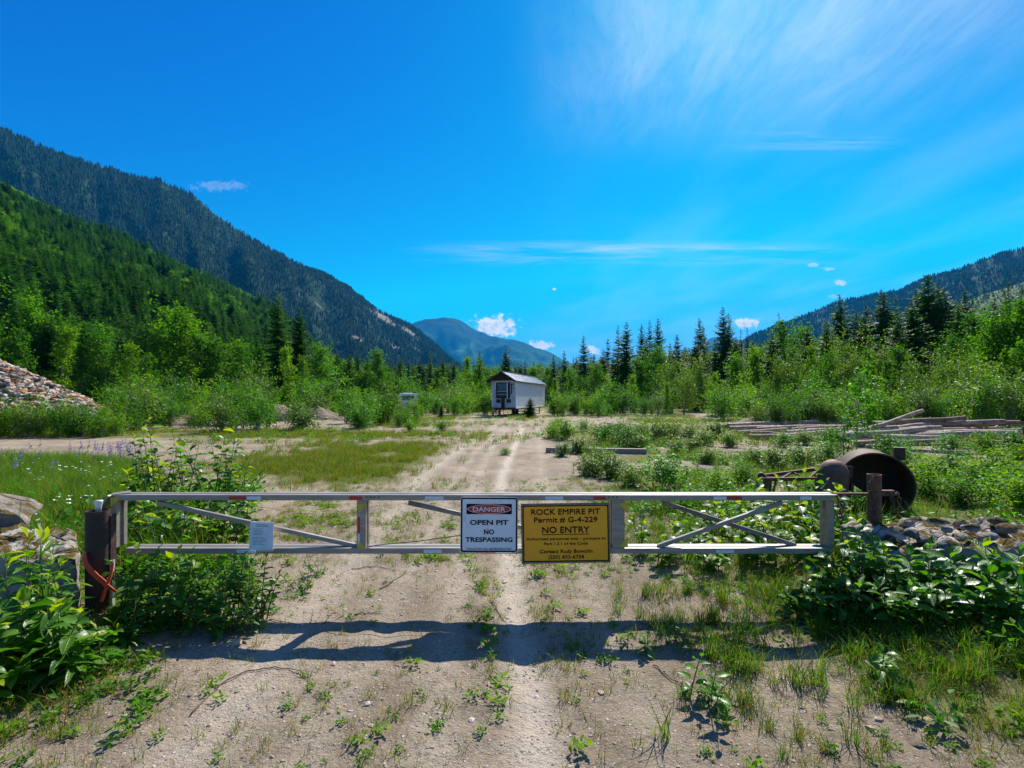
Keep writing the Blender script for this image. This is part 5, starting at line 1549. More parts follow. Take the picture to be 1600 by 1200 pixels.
# roof: two slopes of sheets
ov = .55; fr = .75
def slope(side):
    ye = -.19 if side < 0 else TW + .30
    ze = 3.18
    a = Vector((0, TW / 2, ZR)); b_ = Vector((0, ye, ze))
    d = (b_ - a); L = d.length; d.normalize()
    nrm = Vector((1, 0, 0)).cross(d).normalized()
    if nrm.z < 0: nrm = -nrm
    ns = 12
    for k in range(ns):
        x0 = -fr + (TL + fr + .2) * k / ns; x1 = -fr + (TL + fr + .2) * (k + 1) / ns - .012
        mb = MB(); R = Matrix((Vector((1, 0, 0)), d, nrm)).transposed()
        mb.box((a + b_) / 2 + Vector(((x0 + x1) / 2, 0, 0)), (x1 - x0, L, .022), R)
        sh = mb.build('roof_sheet', M_roof, tr_)
        mb = MB()
        for j in range(4): mb.box((a + b_) / 2 + Vector((x0 + (x1 - x0) * (j + .5) / 4, 0, 0)) + nrm * .021, (.03, L, .020), R)
        mb.build('rib', M_roof, sh)
    mb = MB(); R = Matrix((Vector((1, 0, 0)), d, nrm)).transposed()
    mb.box((a + b_) / 2 + Vector((-fr - .015, 0, 0)) - nrm * .05, (.03, L, .14), R)
    mb.build('barge_board', M_soffit, tr_)
    T3('fascia', gb(((TL + .2 - fr) / 2, ye, ze - .05), (TL + fr + .2, .03, .12)), M_soffit)
    mb = MB().box((a + b_) / 2 + Vector(((TL - fr) / 2, 0, 0)) - nrm * .04, (TL + fr, L - .04, .03), R)
    mb.build('soffit', M_soffit, tr_)
slope(-1); slope(1)
T3('ridge_cap', gb((TL / 2 - fr / 2 + .1, TW / 2, ZR + .035), (TL + fr + .2, .22, .03)), M_roof)
for xg in (.02, TL - .03):
    mb = MB(); vs = [(xg, .03, Z2 + .002), (xg, TW - .03, Z2 + .002), (xg, TW / 2, ZR - .06)]
    mb.add(vs + [(x + .04, y, z_) for x, y, z_ in vs], [(0, 1, 2), (3, 5, 4), (0, 3, 4, 1), (1, 4, 5, 2), (2, 5, 3, 0)])
    T3('gable_board', mb, M_soffit)
# running gear
for x in (.5, 3.4, TL - 1): 
    T3('cross_member', gb((x, TW / 2, Z1 - .16), (.12, TW - .2, .12)), M_steel_dark)
for x, y in ((.35, .45), (TL - .6, .45), (TL - .6, TW - .45), (5, .4)):
    T3('jack_leg', gb((x, y, (Z1 - .2) / 2 - .05), (.09, .09, Z1 - .16)), M_steel_dark)
for x in (6.9, 7.9):
    for y in (.25, TW - .25):
        wl = MB().tube([(x, y - .12, .42), (x, y + .12, .42)], .42, 20).build('wheel', M_tyre, tr_)
        MB().tube([(x, y - .13, .42), (x, y - .122, .42)], .22, 14).build('rim', M_white, wl)
mb = MB().beam((.1, 1.55, Z1 - .12), (.1, 1.55, .10), .30, .16); T3('drawbar_stand', mb, M_redpaint, .01)
T3('drawbar_foot', gb((.1, 1.45, .03), (.3, .5, .06)), M_redpaint, .008)

# ---- pale camper half hidden beyond the bushes
px_, Yc = 637, 56
cxp = (637 - 800) / F * Yc
cam_ = empty('parked_camper', (cxp, Yc, gz1(cxp, Yc)), 'white camper half hidden behind the bushes left of the trailer', 'camper', rot=(0, 0, math.radians(12)), scale=.86)
gb((0, 0, 1.55), (2.3, 4.6, 1.9)).build('body', M_white, cam_, bevel=.10)
gb((0, -2.32, 1.95), (1.5, .04, .55)).build('window', M_glass, cam_, bevel=.01)
gb((1.16, -.8, 1.95), (.04, .9, .5)).build('window', M_glass, cam_, bevel=.01)
gb((0, -.2, 2.54), (1.1, .8, .10)).build('roof_vent', M_trim, cam_, bevel=.02)
for x in (-1.0, 1.0):
    for y in (-1.2, 1.2):
        MB().tube([(x - .1, y, .36), (x + .1, y, .36)], .36, 16).build('wheel', M_tyre, cam_)
gb((0, 0, .52), (2.1, 4.4, .16)).build('chassis', M_steel_dark, cam_)

# ================================================================== STONE HEAP AND DIRT HEAPS
HXc, HYc = -29.0, 27.5
M_heap = simple('heap_core', (.20, .16, .125), (.30, .25, .20), rough=.95, scale=3, bump=.4)
stones_mats = [simple('pale_grey_stone', (.38, .33, .27), (.54, .47, .39), rough=.8, scale=4), simple('tan_stone', (.36, .25, .155), (.48, .35, .225), rough=.85, scale=4),
               simple('rusty_orange_stone', (.34, .135, .04), (.46, .21, .075), rough=.85, scale=4), simple('dark_grey_stone', (.10, .09, .08), (.17, .155, .14), rough=.8, scale=4), simple('pinkish_stone', (.36, .26, .20), (.48, .36, .285), rough=.85, scale=4)]
heap = empty('stone_heap', (HXc, HYc, gz1(HXc, HYc)), 'tall heap of pale and rusty coloured stones at the left edge', 'stone heap')
def heap_h(x, y):
    d = np.hypot((x - HXc) / 8.4, (y - HYc) / 4.6)
    return 4.2 * np.clip(1 - d, 0, 1) ** .9 + .10 * (fbm(x * 1.2, y * 1.2, 3, 44) - .5)
gxs = np.linspace(HXc - 11, HXc + 11, 70); gys = np.linspace(HYc - 5.2, HYc + 5.2, 40)
hx_, hy_ = np.meshgrid(gxs, gys)
hz_ = heap_h(hx_, hy_) - .12
V = np.stack([hx_ - HXc, hy_ - HYc, hz_], -1).reshape(-1, 3)
q = (np.arange(69)[None, :] + np.arange(39)[:, None] * 70).reshape(-1)
cm_ = mesh_np('core', V, np.stack([q, q + 1, q + 71, q + 70], 1), True)
ob('core', cm_, heap, M_heap)
STONES = []
for k in range(8):
    for mi, mt in enumerate(stones_mats):
        me = rock_mesh('stone', (.25, .17, .09), 400 + k, 1, .2) if mi == 0 else STONES[k * 5].copy()
        me.materials.clear(); me.materials.append(mt); STONES.append(me)
rng = np.random.default_rng(12)
cand = []
for k in range(5200):
    x = HXc + rng.uniform(-1, 1) * 10; y = HYc - 4.6 + rng.random() * 6.5
    z_ = float(heap_h(np.array([x]), np.array([y]))[0])
    if z_ < .06: continue
    px = 800 + x / y * F
    big = rng.uniform(.55, 1.35) * (1.25 if rng.random() < .1 else 1)
    front_ = y < HYc + .8
    cand.append((-1 if (px > -10 and front_) else 0, -big, x, y, z_, px))
cand.sort()
stone_rest = MB()
for i, (_, nb, x, y, z_, px) in enumerate(cand):
    s_ = -nb
    mi = rng.choice(5, p=[.30, .26, .18, .12, .14])
    me = STONES[int(rng.integers(0, 8)) * 5 + int(mi)]
    rt = Euler((rng.normal() * .3 + .2, rng.normal() * .3, rng.uniform(0, 6.28)))
    if i < 300:
        o = ob('stone', me, heap, loc=(x - HXc, y - HYc, z_ + .02), rot=rt, scale=(s_, s_, s_))
        stone_done = i
REST = [[] for _ in range(40)]
pts_, rts_, scs_, ids_ = [], [], [], []
for (_, nb, x, y, z_, px) in cand[300:]:
    pts_.append((x - HXc, y - HYc, z_)); rts_.append((rng.normal() * .5, rng.normal() * .5, rng.uniform(0, 6.28))); scs_.append((-nb * .8,) * 3)
    ids_.append(int(rng.integers(0, 8)) * 5 + int(rng.choice(5, p=[.30, .26, .18, .12, .14])))
so = scatter('loose_stones', 'loose stones covering the heap', pts_, rts_, scs_, ids_, source_coll('stone_source', STONES))
so.parent = heap

# dug dirt heaps behind the left lane
M_dirt = simple('dug_dirt', (.14, .092, .058), (.25, .175, .12), rough=.95, scale=5, bump=1.0, bscale=14, c3=(.14, .095, .07))
def dirt_heap(px, Yd, rx_, ry_, hh, seed, label):
    x0 = (px - 800) / F * Yd
    e = empty('dirt_heap', (x0, Yd, gz1(x0, Yd) - .1), label, 'dirt heap')
    n = 46
    u_ = np.linspace(-1, 1, n); uu, vv = np.meshgrid(u_, u_)
    d = np.hypot(uu, vv)
    h_ = hh * np.clip(1 - d, 0, 1) ** .8 * (.6 + .9 * fbm(uu * 3 + seed, vv * 3, 4, seed)) + .18 * hh * (fbm(uu * 9, vv * 9 + seed, 3, seed) - .5) * np.clip(1.1 - d, 0, 1)
    V = np.stack([uu * rx_, vv * ry_, h_], -1).reshape(-1, 3)
    q = (np.arange(n - 1)[None, :] + np.arange(n - 1)[:, None] * n).reshape(-1)
    ob('mound', mesh_np('mound', V, np.stack([q, q + 1, q + n + 1, q + n], 1), True), e, M_dirt)
    rg = random.Random(seed)
    for k in range(60):
        a = rg.uniform(0, 6.28); r_ = rg.uniform(.1, .8)
        x, y = r_ * rx_ * math.cos(a), r_ * ry_ * math.sin(a) - .2 * ry_
        zi = float(np.interp(math.hypot(x / rx_, y / ry_), [0, 1], [hh * .85, 0]))
        s_ = rg.uniform(.4, 1.3)
        ob('stone', STONES[rg.randrange(40)], e, loc=(x, y, zi), rot=(rg.random(), rg.random(), rg.random() * 6), scale=(s_,) * 3)
    return e
dirt_heap(432, 35.5, 2.4, 1.8, 1.25, 3, 'rough brown dirt heap with roots behind the left gravel lane')
dirt_heap(500, 37.0, 2.1, 1.6, .95, 6, 'lower dirt heap right of the rough brown one')
dirt_heap(395, 33.5, 1.6, 1.2, .7, 9, 'small pale dirt heap at the left of the dug heaps')
dirt_heap(1222, 30.5, 3.0, 2.2, 1.1, 15, 'low gravel heap overgrown by bushes behind the far log ends')
dirt_heap(260, 31.0, 2.6, 1.6, 1.0, 19, 'stony dirt bank below the rounded bright birch')
# ================================================================== GRASS, WEEDS, GRAVEL (nobody could count them)
def blades(seed, n, h, spread, lean, wd, seg=3):
    rng = np.random.default_rng(seed)
    V = []; T = []
    for i in range(n):
        a = rng.uniform(0, 6.28); r0 = spread * math.sqrt(rng.random())
        o = np.array([math.cos(a) * r0, math.sin(a) * r0, -.01])
        b_ = rng.uniform(0, 6.28); hh = h * rng.uniform(.55, 1.15); ln = lean * rng.uniform(.2, 1.2)
        d = np.array([math.cos(b_), math.sin(b_), 0]); s_ = np.array([-d[1], d[0], 0])
        k = len(V)
        for j in range(seg + 1):
            f = j / seg
            p_ = o + d * ln * hh * f * f + np.array([0, 0, hh * f * (1 - .25 * ln * f)])
            w_ = wd * (1 - f) ** .7 * (.7 if j == 0 else 1)
            if j < seg: V += [p_ - s_ * w_, p_ + s_ * w_]
            else: V.append(p_)
        for j in range(seg - 1):
            q = k + 2 * j; T += [(q, q + 1, q + 3), (q, q + 3, q + 2)]
        q = k + 2 * (seg - 1); T.append((q, q + 1, q + 2))
    return V, T
def grass_mat(name, c1, c2, trans=.45, dry=None):
    m, t = new_mat(name)
    oi = t.n('ShaderNodeObjectInfo').outputs['Random']
    g = t.n('ShaderNodeNewGeometry')
    n1 = t.noise(g.outputs['Position'], scale=.8, detail=3)
    col = t.mix(t.ss(t.m('ADD', t.m('MULTIPLY', oi, .5), t.m('MULTIPLY', n1, .6)), .2, .9), c1, c2)
    if dry: col = t.mix(t.ss(g.outputs['Random Per Island'], .72, .80), col, dry)
    p = t.n('ShaderNodeBsdfPrincipled', Base_Color=col, Roughness=.55)
    p.inputs['Specular IOR Level'].default_value = .12
    tr = t.n('ShaderNodeBsdfTranslucent', Color=t.mix(1.0, col, (1.3, 1.25, .3), 'MULTIPLY'))
    mx = t.n('ShaderNodeMixShader'); mx.inputs[0].default_value = trans
    t.link(p.outputs[0], mx.inputs[1]); t.link(tr.outputs[0], mx.inputs[2])
    t.link(mx.outputs[0], t.n('ShaderNodeOutputMaterial').inputs['Surface'])
    return m
G_lush = grass_mat('lush_grass', (0.0450, 0.1595, 0.0035), (0.1100, 0.2640, 0.0063), dry=(.22, .19, .06))
G_short = grass_mat('meadow_grass', (0.0800, 0.1870, 0.0028), (0.1500, 0.2585, 0.0063), dry=(.22, .13, .04))
G_dry = grass_mat('thin_grass', (0.0900, 0.1650, 0.0056), (0.1800, 0.2365, 0.0140), dry=(.34, .27, .12))
def gm_(seed, n, h, sp, ln, wd, mat, seg=3):
    V, T = blades(seed, n, h, sp, ln, wd, seg)
    me = mesh_np('tuft', np.array(V), np.array(T)); me.materials.append(mat); return me
TUFT = ([gm_(500 + i, 22, .40, .10, .7, .0045, G_lush) for i in range(3)] + [gm_(510 + i, 20, .16, .09, .8, .0035, G_short) for i in range(3)]
        + [gm_(520 + i, 9, .10, .035, .8, .0028, G_dry) for i in range(3)] + [gm_(530 + i, 26, .26, .07, 1.0, .0045, G_lush) for i in range(2)])
# broad-leaved weeds
def weed(seed, n, r, L, mat, up=.6):
    rng = np.random.default_rng(seed)
    C = np.stack([rng.normal(size=n) * r * .5, rng.normal(size=n) * r * .5, .02 + np.abs(rng.normal(size=n)) * r * .45], 1)
    V, T = leaf_cards(rng, C, L, up=up, aspect=.5)
    me = mesh_np('weed', V, T); me.materials.append(mat); return me
WEED = [weed(540, 26, .09, .055, M_shrub), weed(541, 34, .13, .06, M_alder), weed(542, 20, .06, .045, M_bright), weed(543, 60, .20, .065, M_shrub)]
SRC_TUFT = source_coll('tuft_source', TUFT + WEED)

def sow(name, label, n, xr, yr, prob, choose, smin, smax, seed):
    rng = np.random.default_rng(seed)
    x = rng.uniform(*xr, n); y = rng.uniform(*yr, n)
    k = (rng.random(n) < prob(x, y)) & (np.abs(x) < y * 1.12 + .4)
    x, y = x[k], y[k]; m_ = len(x)
    s_ = rng.uniform(smin, smax, m_)
    rt = np.stack([rng.normal(size=m_) * .12, rng.normal(size=m_) * .12, rng.uniform(0, 6.28, m_)], 1)
    idx = np.array(choose)[rng.integers(0, len(choose), m_)]
    return scatter(name, label, np.stack([x, y, gz(x, y)], 1), rt, np.stack([s_] * 3, 1), idx, SRC_TUFT)
vm = veg_map
def cl(x, y, f=1.2, lo=.42, hi=.60, s=0): return sst(fbm(x * f, y * f, 3, 130 + s), lo, hi)
left_m = lambda x, y: sst(-x - .85 * (y - 5) + .8 * (fbm(x, y, 2, 77) - .5), 2.5, 3.3) * (1 - sst(y + .25 * (x + 8), 11.8, 13.3)) * sst(y, 4.3, 4.9)
mead_m = lambda x, y: np.exp(-(((x + 4.2 + .10 * (y - 13)) / 2.9) ** 4 + ((y - 14.2) / 4.0) ** 4)) * sst(fbm(x * .8, y * .8, 3, 133), .30, .52)
sow('lush_grass', 'tall lush green grass left of the gate', 9000, (-15, -2.8), (4.3, 13.6), lambda x, y: left_m(x, y), [0, 1, 2, 0, 1, 2, 9, 10], .65, 1.15, 21)
sow('meadow_grass', 'short yellow-green grass patch beside the track', 9500, (-10, 1.2), (9.0, 19.5), lambda x, y: mead_m(x, y) * (1 - .8 * road_m(x, y)), [3, 4, 5], .8, 1.5, 22)
sow('lane_grass', 'yellow-green grass strip behind the gravel lane', 8000, (-34, -1), (19.8, 27), lambda x, y: np.exp(-((y - 23.3 + .05 * (x + 10)) / 2.3) ** 4) * cl(x, y, .6, .35, .5, 2), [3, 4, 5], .7, 1.4, 23)
sow('track_grass', 'thin tufts of grass growing on the track', 26000, (-3.4, 2.6), (2.2, 10.5), lambda x, y: .10 * (1 - .9 * np.clip(ruts(x, y), 0, 1)) + .90 * cl(x, y, 1.0, .47, .66, 3) * cl(x, y, 4.0, .42, .6, 4) * (1 - .85 * np.clip(ruts(x, y), 0, 1)), [6, 7, 8, 6, 7, 8, 6, 7, 8, 13], .30, 1.0, 24)
sow('verge_grass', 'green grass along the right verge of the track', 9500, (.3, 6.5), (2.2, 8.5), lambda x, y: sst(x + .3 * (y - 3) * (y < 3) + .6 * (fbm(x * 1.3, y * 1.3, 3, 8) - .5), .5, 2.3) * (.12 + .88 * cl(x, y, 1.6, .38, .58, 5)), [9, 10, 6, 7, 8, 6, 8, 5, 7], .30, .75, 25)
sow('shadow_grass', 'green grass tufts breaking the right end of the gate shadow', 1300, (.7, 3.2), (2.7, 4.4), lambda x, y: sst(x, .7, 1.6) * (.10 + .9 * cl(x, y, 2.2, .40, .58, 16)), [9, 10, 6, 7, 8, 4], .30, .75, 36)
sow('verge_grass', 'green grass along the left verge of the track', 3000, (-4.4, -1.7), (2.2, 4.6), lambda x, y: sst(-x + .5 * (fbm(x * 1.3, y * 1.3, 3, 18) - .5), 1.7, 3.0) * cl(x, y, 2.0, .42, .60, 6), [6, 7, 8, 4, 5, 11, 13], .45, .95, 26)
sow('clearing_grass', 'patchy grass and weeds over the right of the clearing', 9000, (1.2, 17), (5.0, 19), lambda x, y: cl(x, y, .55, .40, .58, 7) * sst(x - .05 * y, .8, 2.2) * .8 * (1 - .9 * sst(y, 12.5, 15) * sst(x, 5, 7)), [0, 1, 3, 4, 5, 9, 10, 11, 12, 14], .6, 1.2, 27)
sow('field_grass', 'sparse dry grass across the far clearing', 9000, (-12, 26), (18, 48), lambda x, y: cl(x, y, .30, .42, .60, 8) * (1 - .6 * road_m(x, y)), [3, 4, 5, 6, 7, 11], 1.3, 2.6, 28)
sow('low_weeds', 'tiny weeds sprouting over the track', 2600, (-3.2, 3.0), (2.2, 9.5), lambda x, y: (.04 + .7 * cl(x, y, 1.2, .52, .66, 15)) * (1 - .9 * np.clip(ruts(x, y), 0, 1)), [11, 13], .18, .5, 35)
sow('low_weeds', 'low leafy weeds on the right verge', 2200, (1.6, 6), (2.4, 8), lambda x, y: sst(x, 1.8, 3.2) * cl(x, y, 1.3, .45, .6, 9), [11, 12, 13, 14], .6, 1.3, 29)
sow('low_weeds', 'low leafy weeds behind the left of the gate', 1300, (-6, -1.8), (4.4, 9), lambda x, y: cl(x, y, .9, .45, .62, 10) * (x < -.50 * y), [11, 12, 13, 14], .7, 1.5, 30)

# flowers in the left meadow
def flower(seed, kind):
    rng = np.random.default_rng(seed); V = []; T = []
    def quad(c, r_):
        k = len(V); a = rng.uniform(0, 3)
        d = np.array([math.cos(a), math.sin(a), rng.normal() * .4]) * r_; s_ = np.array([-math.sin(a), math.cos(a), rng.normal() * .4]) * r_
        V.extend([c - d, c + s_, c + d, c - s_]); T.extend([(k, k + 1, k + 2), (k, k + 2, k + 3)])
    if kind == 'lupine':
        for i in range(46):
            f = rng.random(); a = rng.uniform(0, 6.28); r0 = .022 * (1 - f * .7)
            quad(np.array([math.cos(a) * r0, math.sin(a) * r0, .42 + .20 * f]), .014 * (1 - .5 * f))
    else:
        for j in range(5):
            c = np.array([rng.normal() * .06, rng.normal() * .06, rng.uniform(.28, .5)])
            for i in range(8):
                a = i * .785
                quad(c + np.array([math.cos(a), math.sin(a), 0]) * .014, .009)
    return mesh_np(kind, np.array(V), np.array(T))
M_lup = simple('lupine_violet', (.12, .095, .27), (.20, .16, .40), rough=.7, scale=20)
M_dais = simple('daisy_white', (.72, .72, .66), (.78, .78, .74), rough=.7, scale=20)
FL = [flower(1, 'lupine'), flower(2, 'lupine'), flower(3, 'daisy'), flower(4, 'daisy')]
for i, me in enumerate(FL): me.materials.append(M_lup if i < 2 else M_dais)
SRC_TUFT, keep_ = source_coll('flower_source', FL), SRC_TUFT
sow('lupine_flowers', 'violet lupines along the back of the left meadow', 1500, (-14, -6), (8.2, 13.4), lambda x, y: .8 * np.exp(-((y + .25 * (x + 8) - 11.6) / 1.3) ** 2) * cl(x, y, .9, .40, .55, 11) * left_m(x, y), [0, 1], .7, 1.15, 31)
sow('daisy_flowers', 'white daisies scattered in the left meadow', 150, (-8.5, -3), (4.8, 10), lambda x, y: .6 * cl(x, y, 1.0, .48, .6, 12) * left_m(x, y), [2, 3], .6, 1.0, 32)
SRC_TUFT = keep_

# loose gravel and twigs
PEB = []
for k in range(6):
    me = rock_mesh('pebble', (.013, .011, .007), 700 + k, 1, .2); me.materials.append([stones_mats[0], stones_mats[1], stones_mats[4], stones_mats[3], M_heap, stones_mats[1]][k]); PEB.append(me)
SRC_TUFT = source_coll('gravel_source', PEB)
sow('loose_gravel', 'loose gravel lying on the track', 6500, (-4.5, 5), (2.1, 7.5), lambda x, y: .35 + .65 * cl(x, y, 1.5, .4, .6, 14), [0, 1, 2, 3, 4, 5], .35, 1.1, 33)
sow('scattered_stones', 'small stones scattered over the track', 260, (-4.5, 5), (2.1, 12), lambda x, y: 1 + 0 * x, [0, 1, 2, 4], 1.2, 2.6, 34)
SRC_TUFT = keep_

M_twig = simple('dead_twig', (.085, .062, .045), (.16, .12, .09), rough=.9, scale=20)
for i, (pts, r_, lab) in enumerate([
        ([(300, 1118), (345, 1070), (390, 1048), (430, 1042), (470, 1052), (490, 1075)], .006, 'long curved dead twig on the soil below the left shadow'),
        ([(592, 922), (615, 908), (640, 893)], .006, 'short dark stick lying on the track below the danger sign'),
        ([(550, 887), (590, 886), (620, 893)], .005, 'thin dark twig beside the short stick under the gate'),
        ([(766, 938), (778, 955), (790, 968)], .006, 'dark stick at the top of the sign shadow'),
        ([(505, 975), (518, 962), (524, 956)], .005, 'little pale twig left of the middle of the track'),
        ([(1020, 1040), (1050, 1062), (1078, 1085)], .005, 'dark twig between the two small leafy plants at the right'),
        ([(555, 962), (575, 960), (592, 955)], .006, 'pale broken stick near the middle of the track'),
        ([(420, 968), (450, 972), (480, 978)], .004, 'thin root showing in the soil right of the left bush')]):
    P = []
    for px, py in pts:
        Yd = CH * F / (py - HY); x = (px - 800) / F * Yd
        P.append(Vector((x, Yd, gz1(x, Yd) + r_ * .9 + .004 * (i % 3))))
    Q = []
    for a, b_ in zip(P, P[1:]):
        for k in range(4):
            q = a.lerp(b_, k / 4) + Vector((random.uniform(-1, 1), random.uniform(-1, 1), 0)) * .007
            q.z = gz1(q.x, q.y) + r_ * .8 + random.uniform(0, .008); Q.append(q)
    Q.append(P[-1]); P = Q; r_ *= .75
    tag(MB().tube(P, [r_ * (1.1 - .7 * k / len(P)) for k in range(len(P))], 6).build('stick', M_twig, smooth=True), lab, 'stick')
for i, (px, py, s_, lab) in enumerate([(370, 1008, (.045, .035, .026), 'small square brown stone at the foot of the left bush'), (788, 908, (.028, .022, .014), 'pale flat stone on the track under the signs'),
                                      (856, 1022, (.022, .018, .012), 'small pale stone just below the yellow sign shadow'), (840, 892, (.03, .02, .012), 'white flat stone beneath the yellow sign')]):
    Yd = CH * F / (py - HY); x = (px - 800) / F * Yd
    me = rock_mesh('stone', s_, 800 + i, 2, .2); me.materials.append(stones_mats[1 if i == 0 else 0])
    tag(ob('stone', me, loc=(x, Yd, gz1(x, Yd) + s_[2] * .5), rot=(0, 0, i)), lab, 'stone')

# ================================================================== LEAFY PLANTS NEAR THE CAMERA, LEAF BY LEAF
def near_leaf_mat(name, c1, c2, trans, rough, tint=(1.3, 1.25, .22)):
    m, t = new_mat(name)
    oi = t.n('ShaderNodeObjectInfo').outputs['Random']
    oc = t.n('ShaderNodeTexCoord').outputs['Object']
    s_ = t.n('ShaderNodeSeparateXYZ', Vector=oc)
    ax = t.m('ABSOLUTE', s_.outputs[0])
    rib = t.ss(ax, .028, .008)
    ph = t.m('FRACT', t.m('MULTIPLY', t.m('SUBTRACT', s_.outputs[1], t.m('MULTIPLY', ax, .75)), 7.5))
    vein = t.m('MULTIPLY', t.ss(t.m('ABSOLUTE', t.m('SUBTRACT', ph, .5)), .10, .03), .5)
    col = t.mix(t.ss(oi, 0, 1), c1, c2)
    n_ = t.noise(oc, scale=4, detail=3)
    col = t.mix(t.m('MULTIPLY', t.ss(n_, .5, .75), .35), col, c1)
    col = t.mix(t.m('MULTIPLY', t.m('MAXIMUM', rib, vein), .55), col, tuple(min(.3, c * 1.9 + .02) for c in c2))
    p = t.n('ShaderNodeBsdfPrincipled', Base_Color=col, Roughness=rough)
    p.inputs['Specular IOR Level'].default_value = .42
    b = t.n('ShaderNodeBump', Strength=.35, Distance=.05, Height=t.m('ADD', vein, rib)); t.link(b.outputs[0], p.inputs['Normal'])
    tr = t.n('ShaderNodeBsdfTranslucent', Color=t.mix(1.0, col, tint, 'MULTIPLY'))
    mx = t.n('ShaderNodeMixShader'); mx.inputs[0].default_value = trans
    t.link(p.outputs[0], mx.inputs[1]); t.link(tr.outputs[0], mx.inputs[2])
    t.link(mx.outputs[0], t.n('ShaderNodeOutputMaterial').inputs['Surface'])
    return m
L_deep = near_leaf_mat('deep_green_leaf', (0.0234, 0.1136, 0.0055), (0.0624, 0.1922, 0.0091), .45, .36, (1.0, 1.25, .22))
L_mid = near_leaf_mat('green_leaf', (0.0442, 0.1631, 0.0055), (0.1040, 0.2650, 0.0109), .50, .38, (1.1, 1.25, .22))
L_young = near_leaf_mat('young_yellow_leaf', (0.1950, 0.3276, 0.0073), (0.3120, 0.3858, 0.0109), .55, .42)
L_pale = near_leaf_mat('pale_green_leaf', (0.0650, 0.1820, 0.0164), (0.1235, 0.2621, 0.0273), .44, .36, (1.1, 1.25, .25))
M_stem = simple('green_brown_stem', (.075, .075, .025), (.13, .095, .045), rough=.7, scale=20)

def leaf_mesh(kind, seed, mat):
    """unit leaf: stalk at the origin, tip at +Y, folded and drooping"""
    rng = random.Random(seed)
    ny = 6
    wid = {'ovate': .27, 'lance': .13, 'round': .36}[kind]
    peak = {'ovate': .36, 'lance': .42, 'round': .42}[kind]
    fold = rng.uniform(.25, .55); droop = rng.uniform(.10, .38); tw = rng.uniform(-.25, .25)
    V = []; Fq = []
    for j in range(ny + 1):
        f = j / ny
        w_ = wid * (math.sin(math.pi * min(1, f ** (math.log(.5) / math.log(peak)))) ** (.8 if kind != 'round' else .6)) if 0 < j < ny else (.012 if j == 0 else .003)
        y = .06 + .94 * f; z_ = .12 * f - droop * f * f
        wv = .03 * math.sin(j * 2.1 + seed)
        for s_ in (-1, 0, 1):
            V.append((s_ * w_, y - abs(s_) * .02, z_ + abs(s_) * w_ * fold + s_ * tw * w_ * f + s_ * wv * (1 if 0 < j < ny else 0)))
    for j in range(ny):
        for s_ in (0, 1):
            a = j * 3 + s_; Fq.append((a, a + 1, a + 4, a + 3))
    k = len(V)
    V += [(-.012, -.10, .02), (.012, -.10, .02)]         # leaf stalk
    Fq.append((k, k + 1, 2, 0))
    me = mesh('leaf', V, Fq, True); me.materials.append(mat)
    return me
LEAF = {k: {mn: [leaf_mesh(k, 900 + i * 7 + hash_, mt) for i in range(4)] for hash_, (mn, mt) in enumerate((('deep', L_deep), ('mid', L_mid), ('young', L_young), ('pale', L_pale)))} for k in ('ovate', 'lance', 'round')}
prng = random.Random(77)
def leafy(label, x, y, h, nst, nl, L, kind='ovate', tones=('deep', 'mid'), tip='young', spread=.35, group=None, cat='plant', name='leafy_plant', low=.12, lean=(0, 0)):
    """stems with leaves set round them; every leaf an object"""
    e = empty(name, (x, y, gz1(x, y)), label, cat, group)
    st = MB(); k_tot = 0
    for s_i in range(nst):
        az = prng.uniform(0, 6.28); out = spread * h * prng.uniform(.35, 1.25) * (0.45 if s_i == 0 else 1)
        hh = h * (1 if s_i == 0 else prng.uniform(.5, .95))
        bx_, by_ = prng.uniform(-.09, .09), prng.uniform(-.09, .09)
        bow = prng.uniform(.8, 1.8)
        def P(f):
            g_ = max(f, 0) ** bow
            return Vector((bx_ + (math.cos(az) * out + lean[0] * h) * g_, by_ + (math.sin(az) * out + lean[1] * h) * g_, hh * f))
        st.tube([P(f) for f in (-.03, .25, .5, .75, 1)], [.0055 * (.6 + h), .0048 * (.6 + h), .004 * (.6 + h), .003, .0015], 5, cap=False)
        n = max(4, int(nl / nst * (1 if s_i else 1.15)))
        for i in range(n):
            f = low + (1 - low) * (i + prng.uniform(0, .6)) / n
            f = min(f, 1)
            p_ = P(f)
            la = i * 2.4 + prng.uniform(-.4, .4) + s_i
            near_tip = f > .90
            el = prng.uniform(-.45, .55) if not near_tip else prng.uniform(.6, 1.2)
            sz_ = L * (1 - .15 * abs(f - .55)) * prng.uniform(.65, 1.2) * (1 if not near_tip else prng.uniform(.5, .8))
            tone = tip if (near_tip and prng.random() < .85) or prng.random() < .05 else prng.choice(tones)
            R = Euler((0, 0, la)).to_matrix() @ Euler((el, prng.uniform(-.5, .5), 0)).to_matrix()
            # short leaf stalk
            d = R @ Vector((0, 1, 0))
            o = bpy.data.objects.new('leaf', LEAF[kind][tone][prng.randrange(4)])
            COL.objects.link(o); o.parent = e
            o.matrix_basis = Matrix.Translation(p_ + d * sz_ * .10) @ R.to_4x4() @ Matrix.Scale(sz_, 4)
            k_tot += 1
    st.build('stem', M_stem, e, smooth=True)
    return k_tot
NL = 0
def gy(py): return CH * F / (py - HY)
def P_(px, Yd): return (px - 800) / F * Yd, Yd
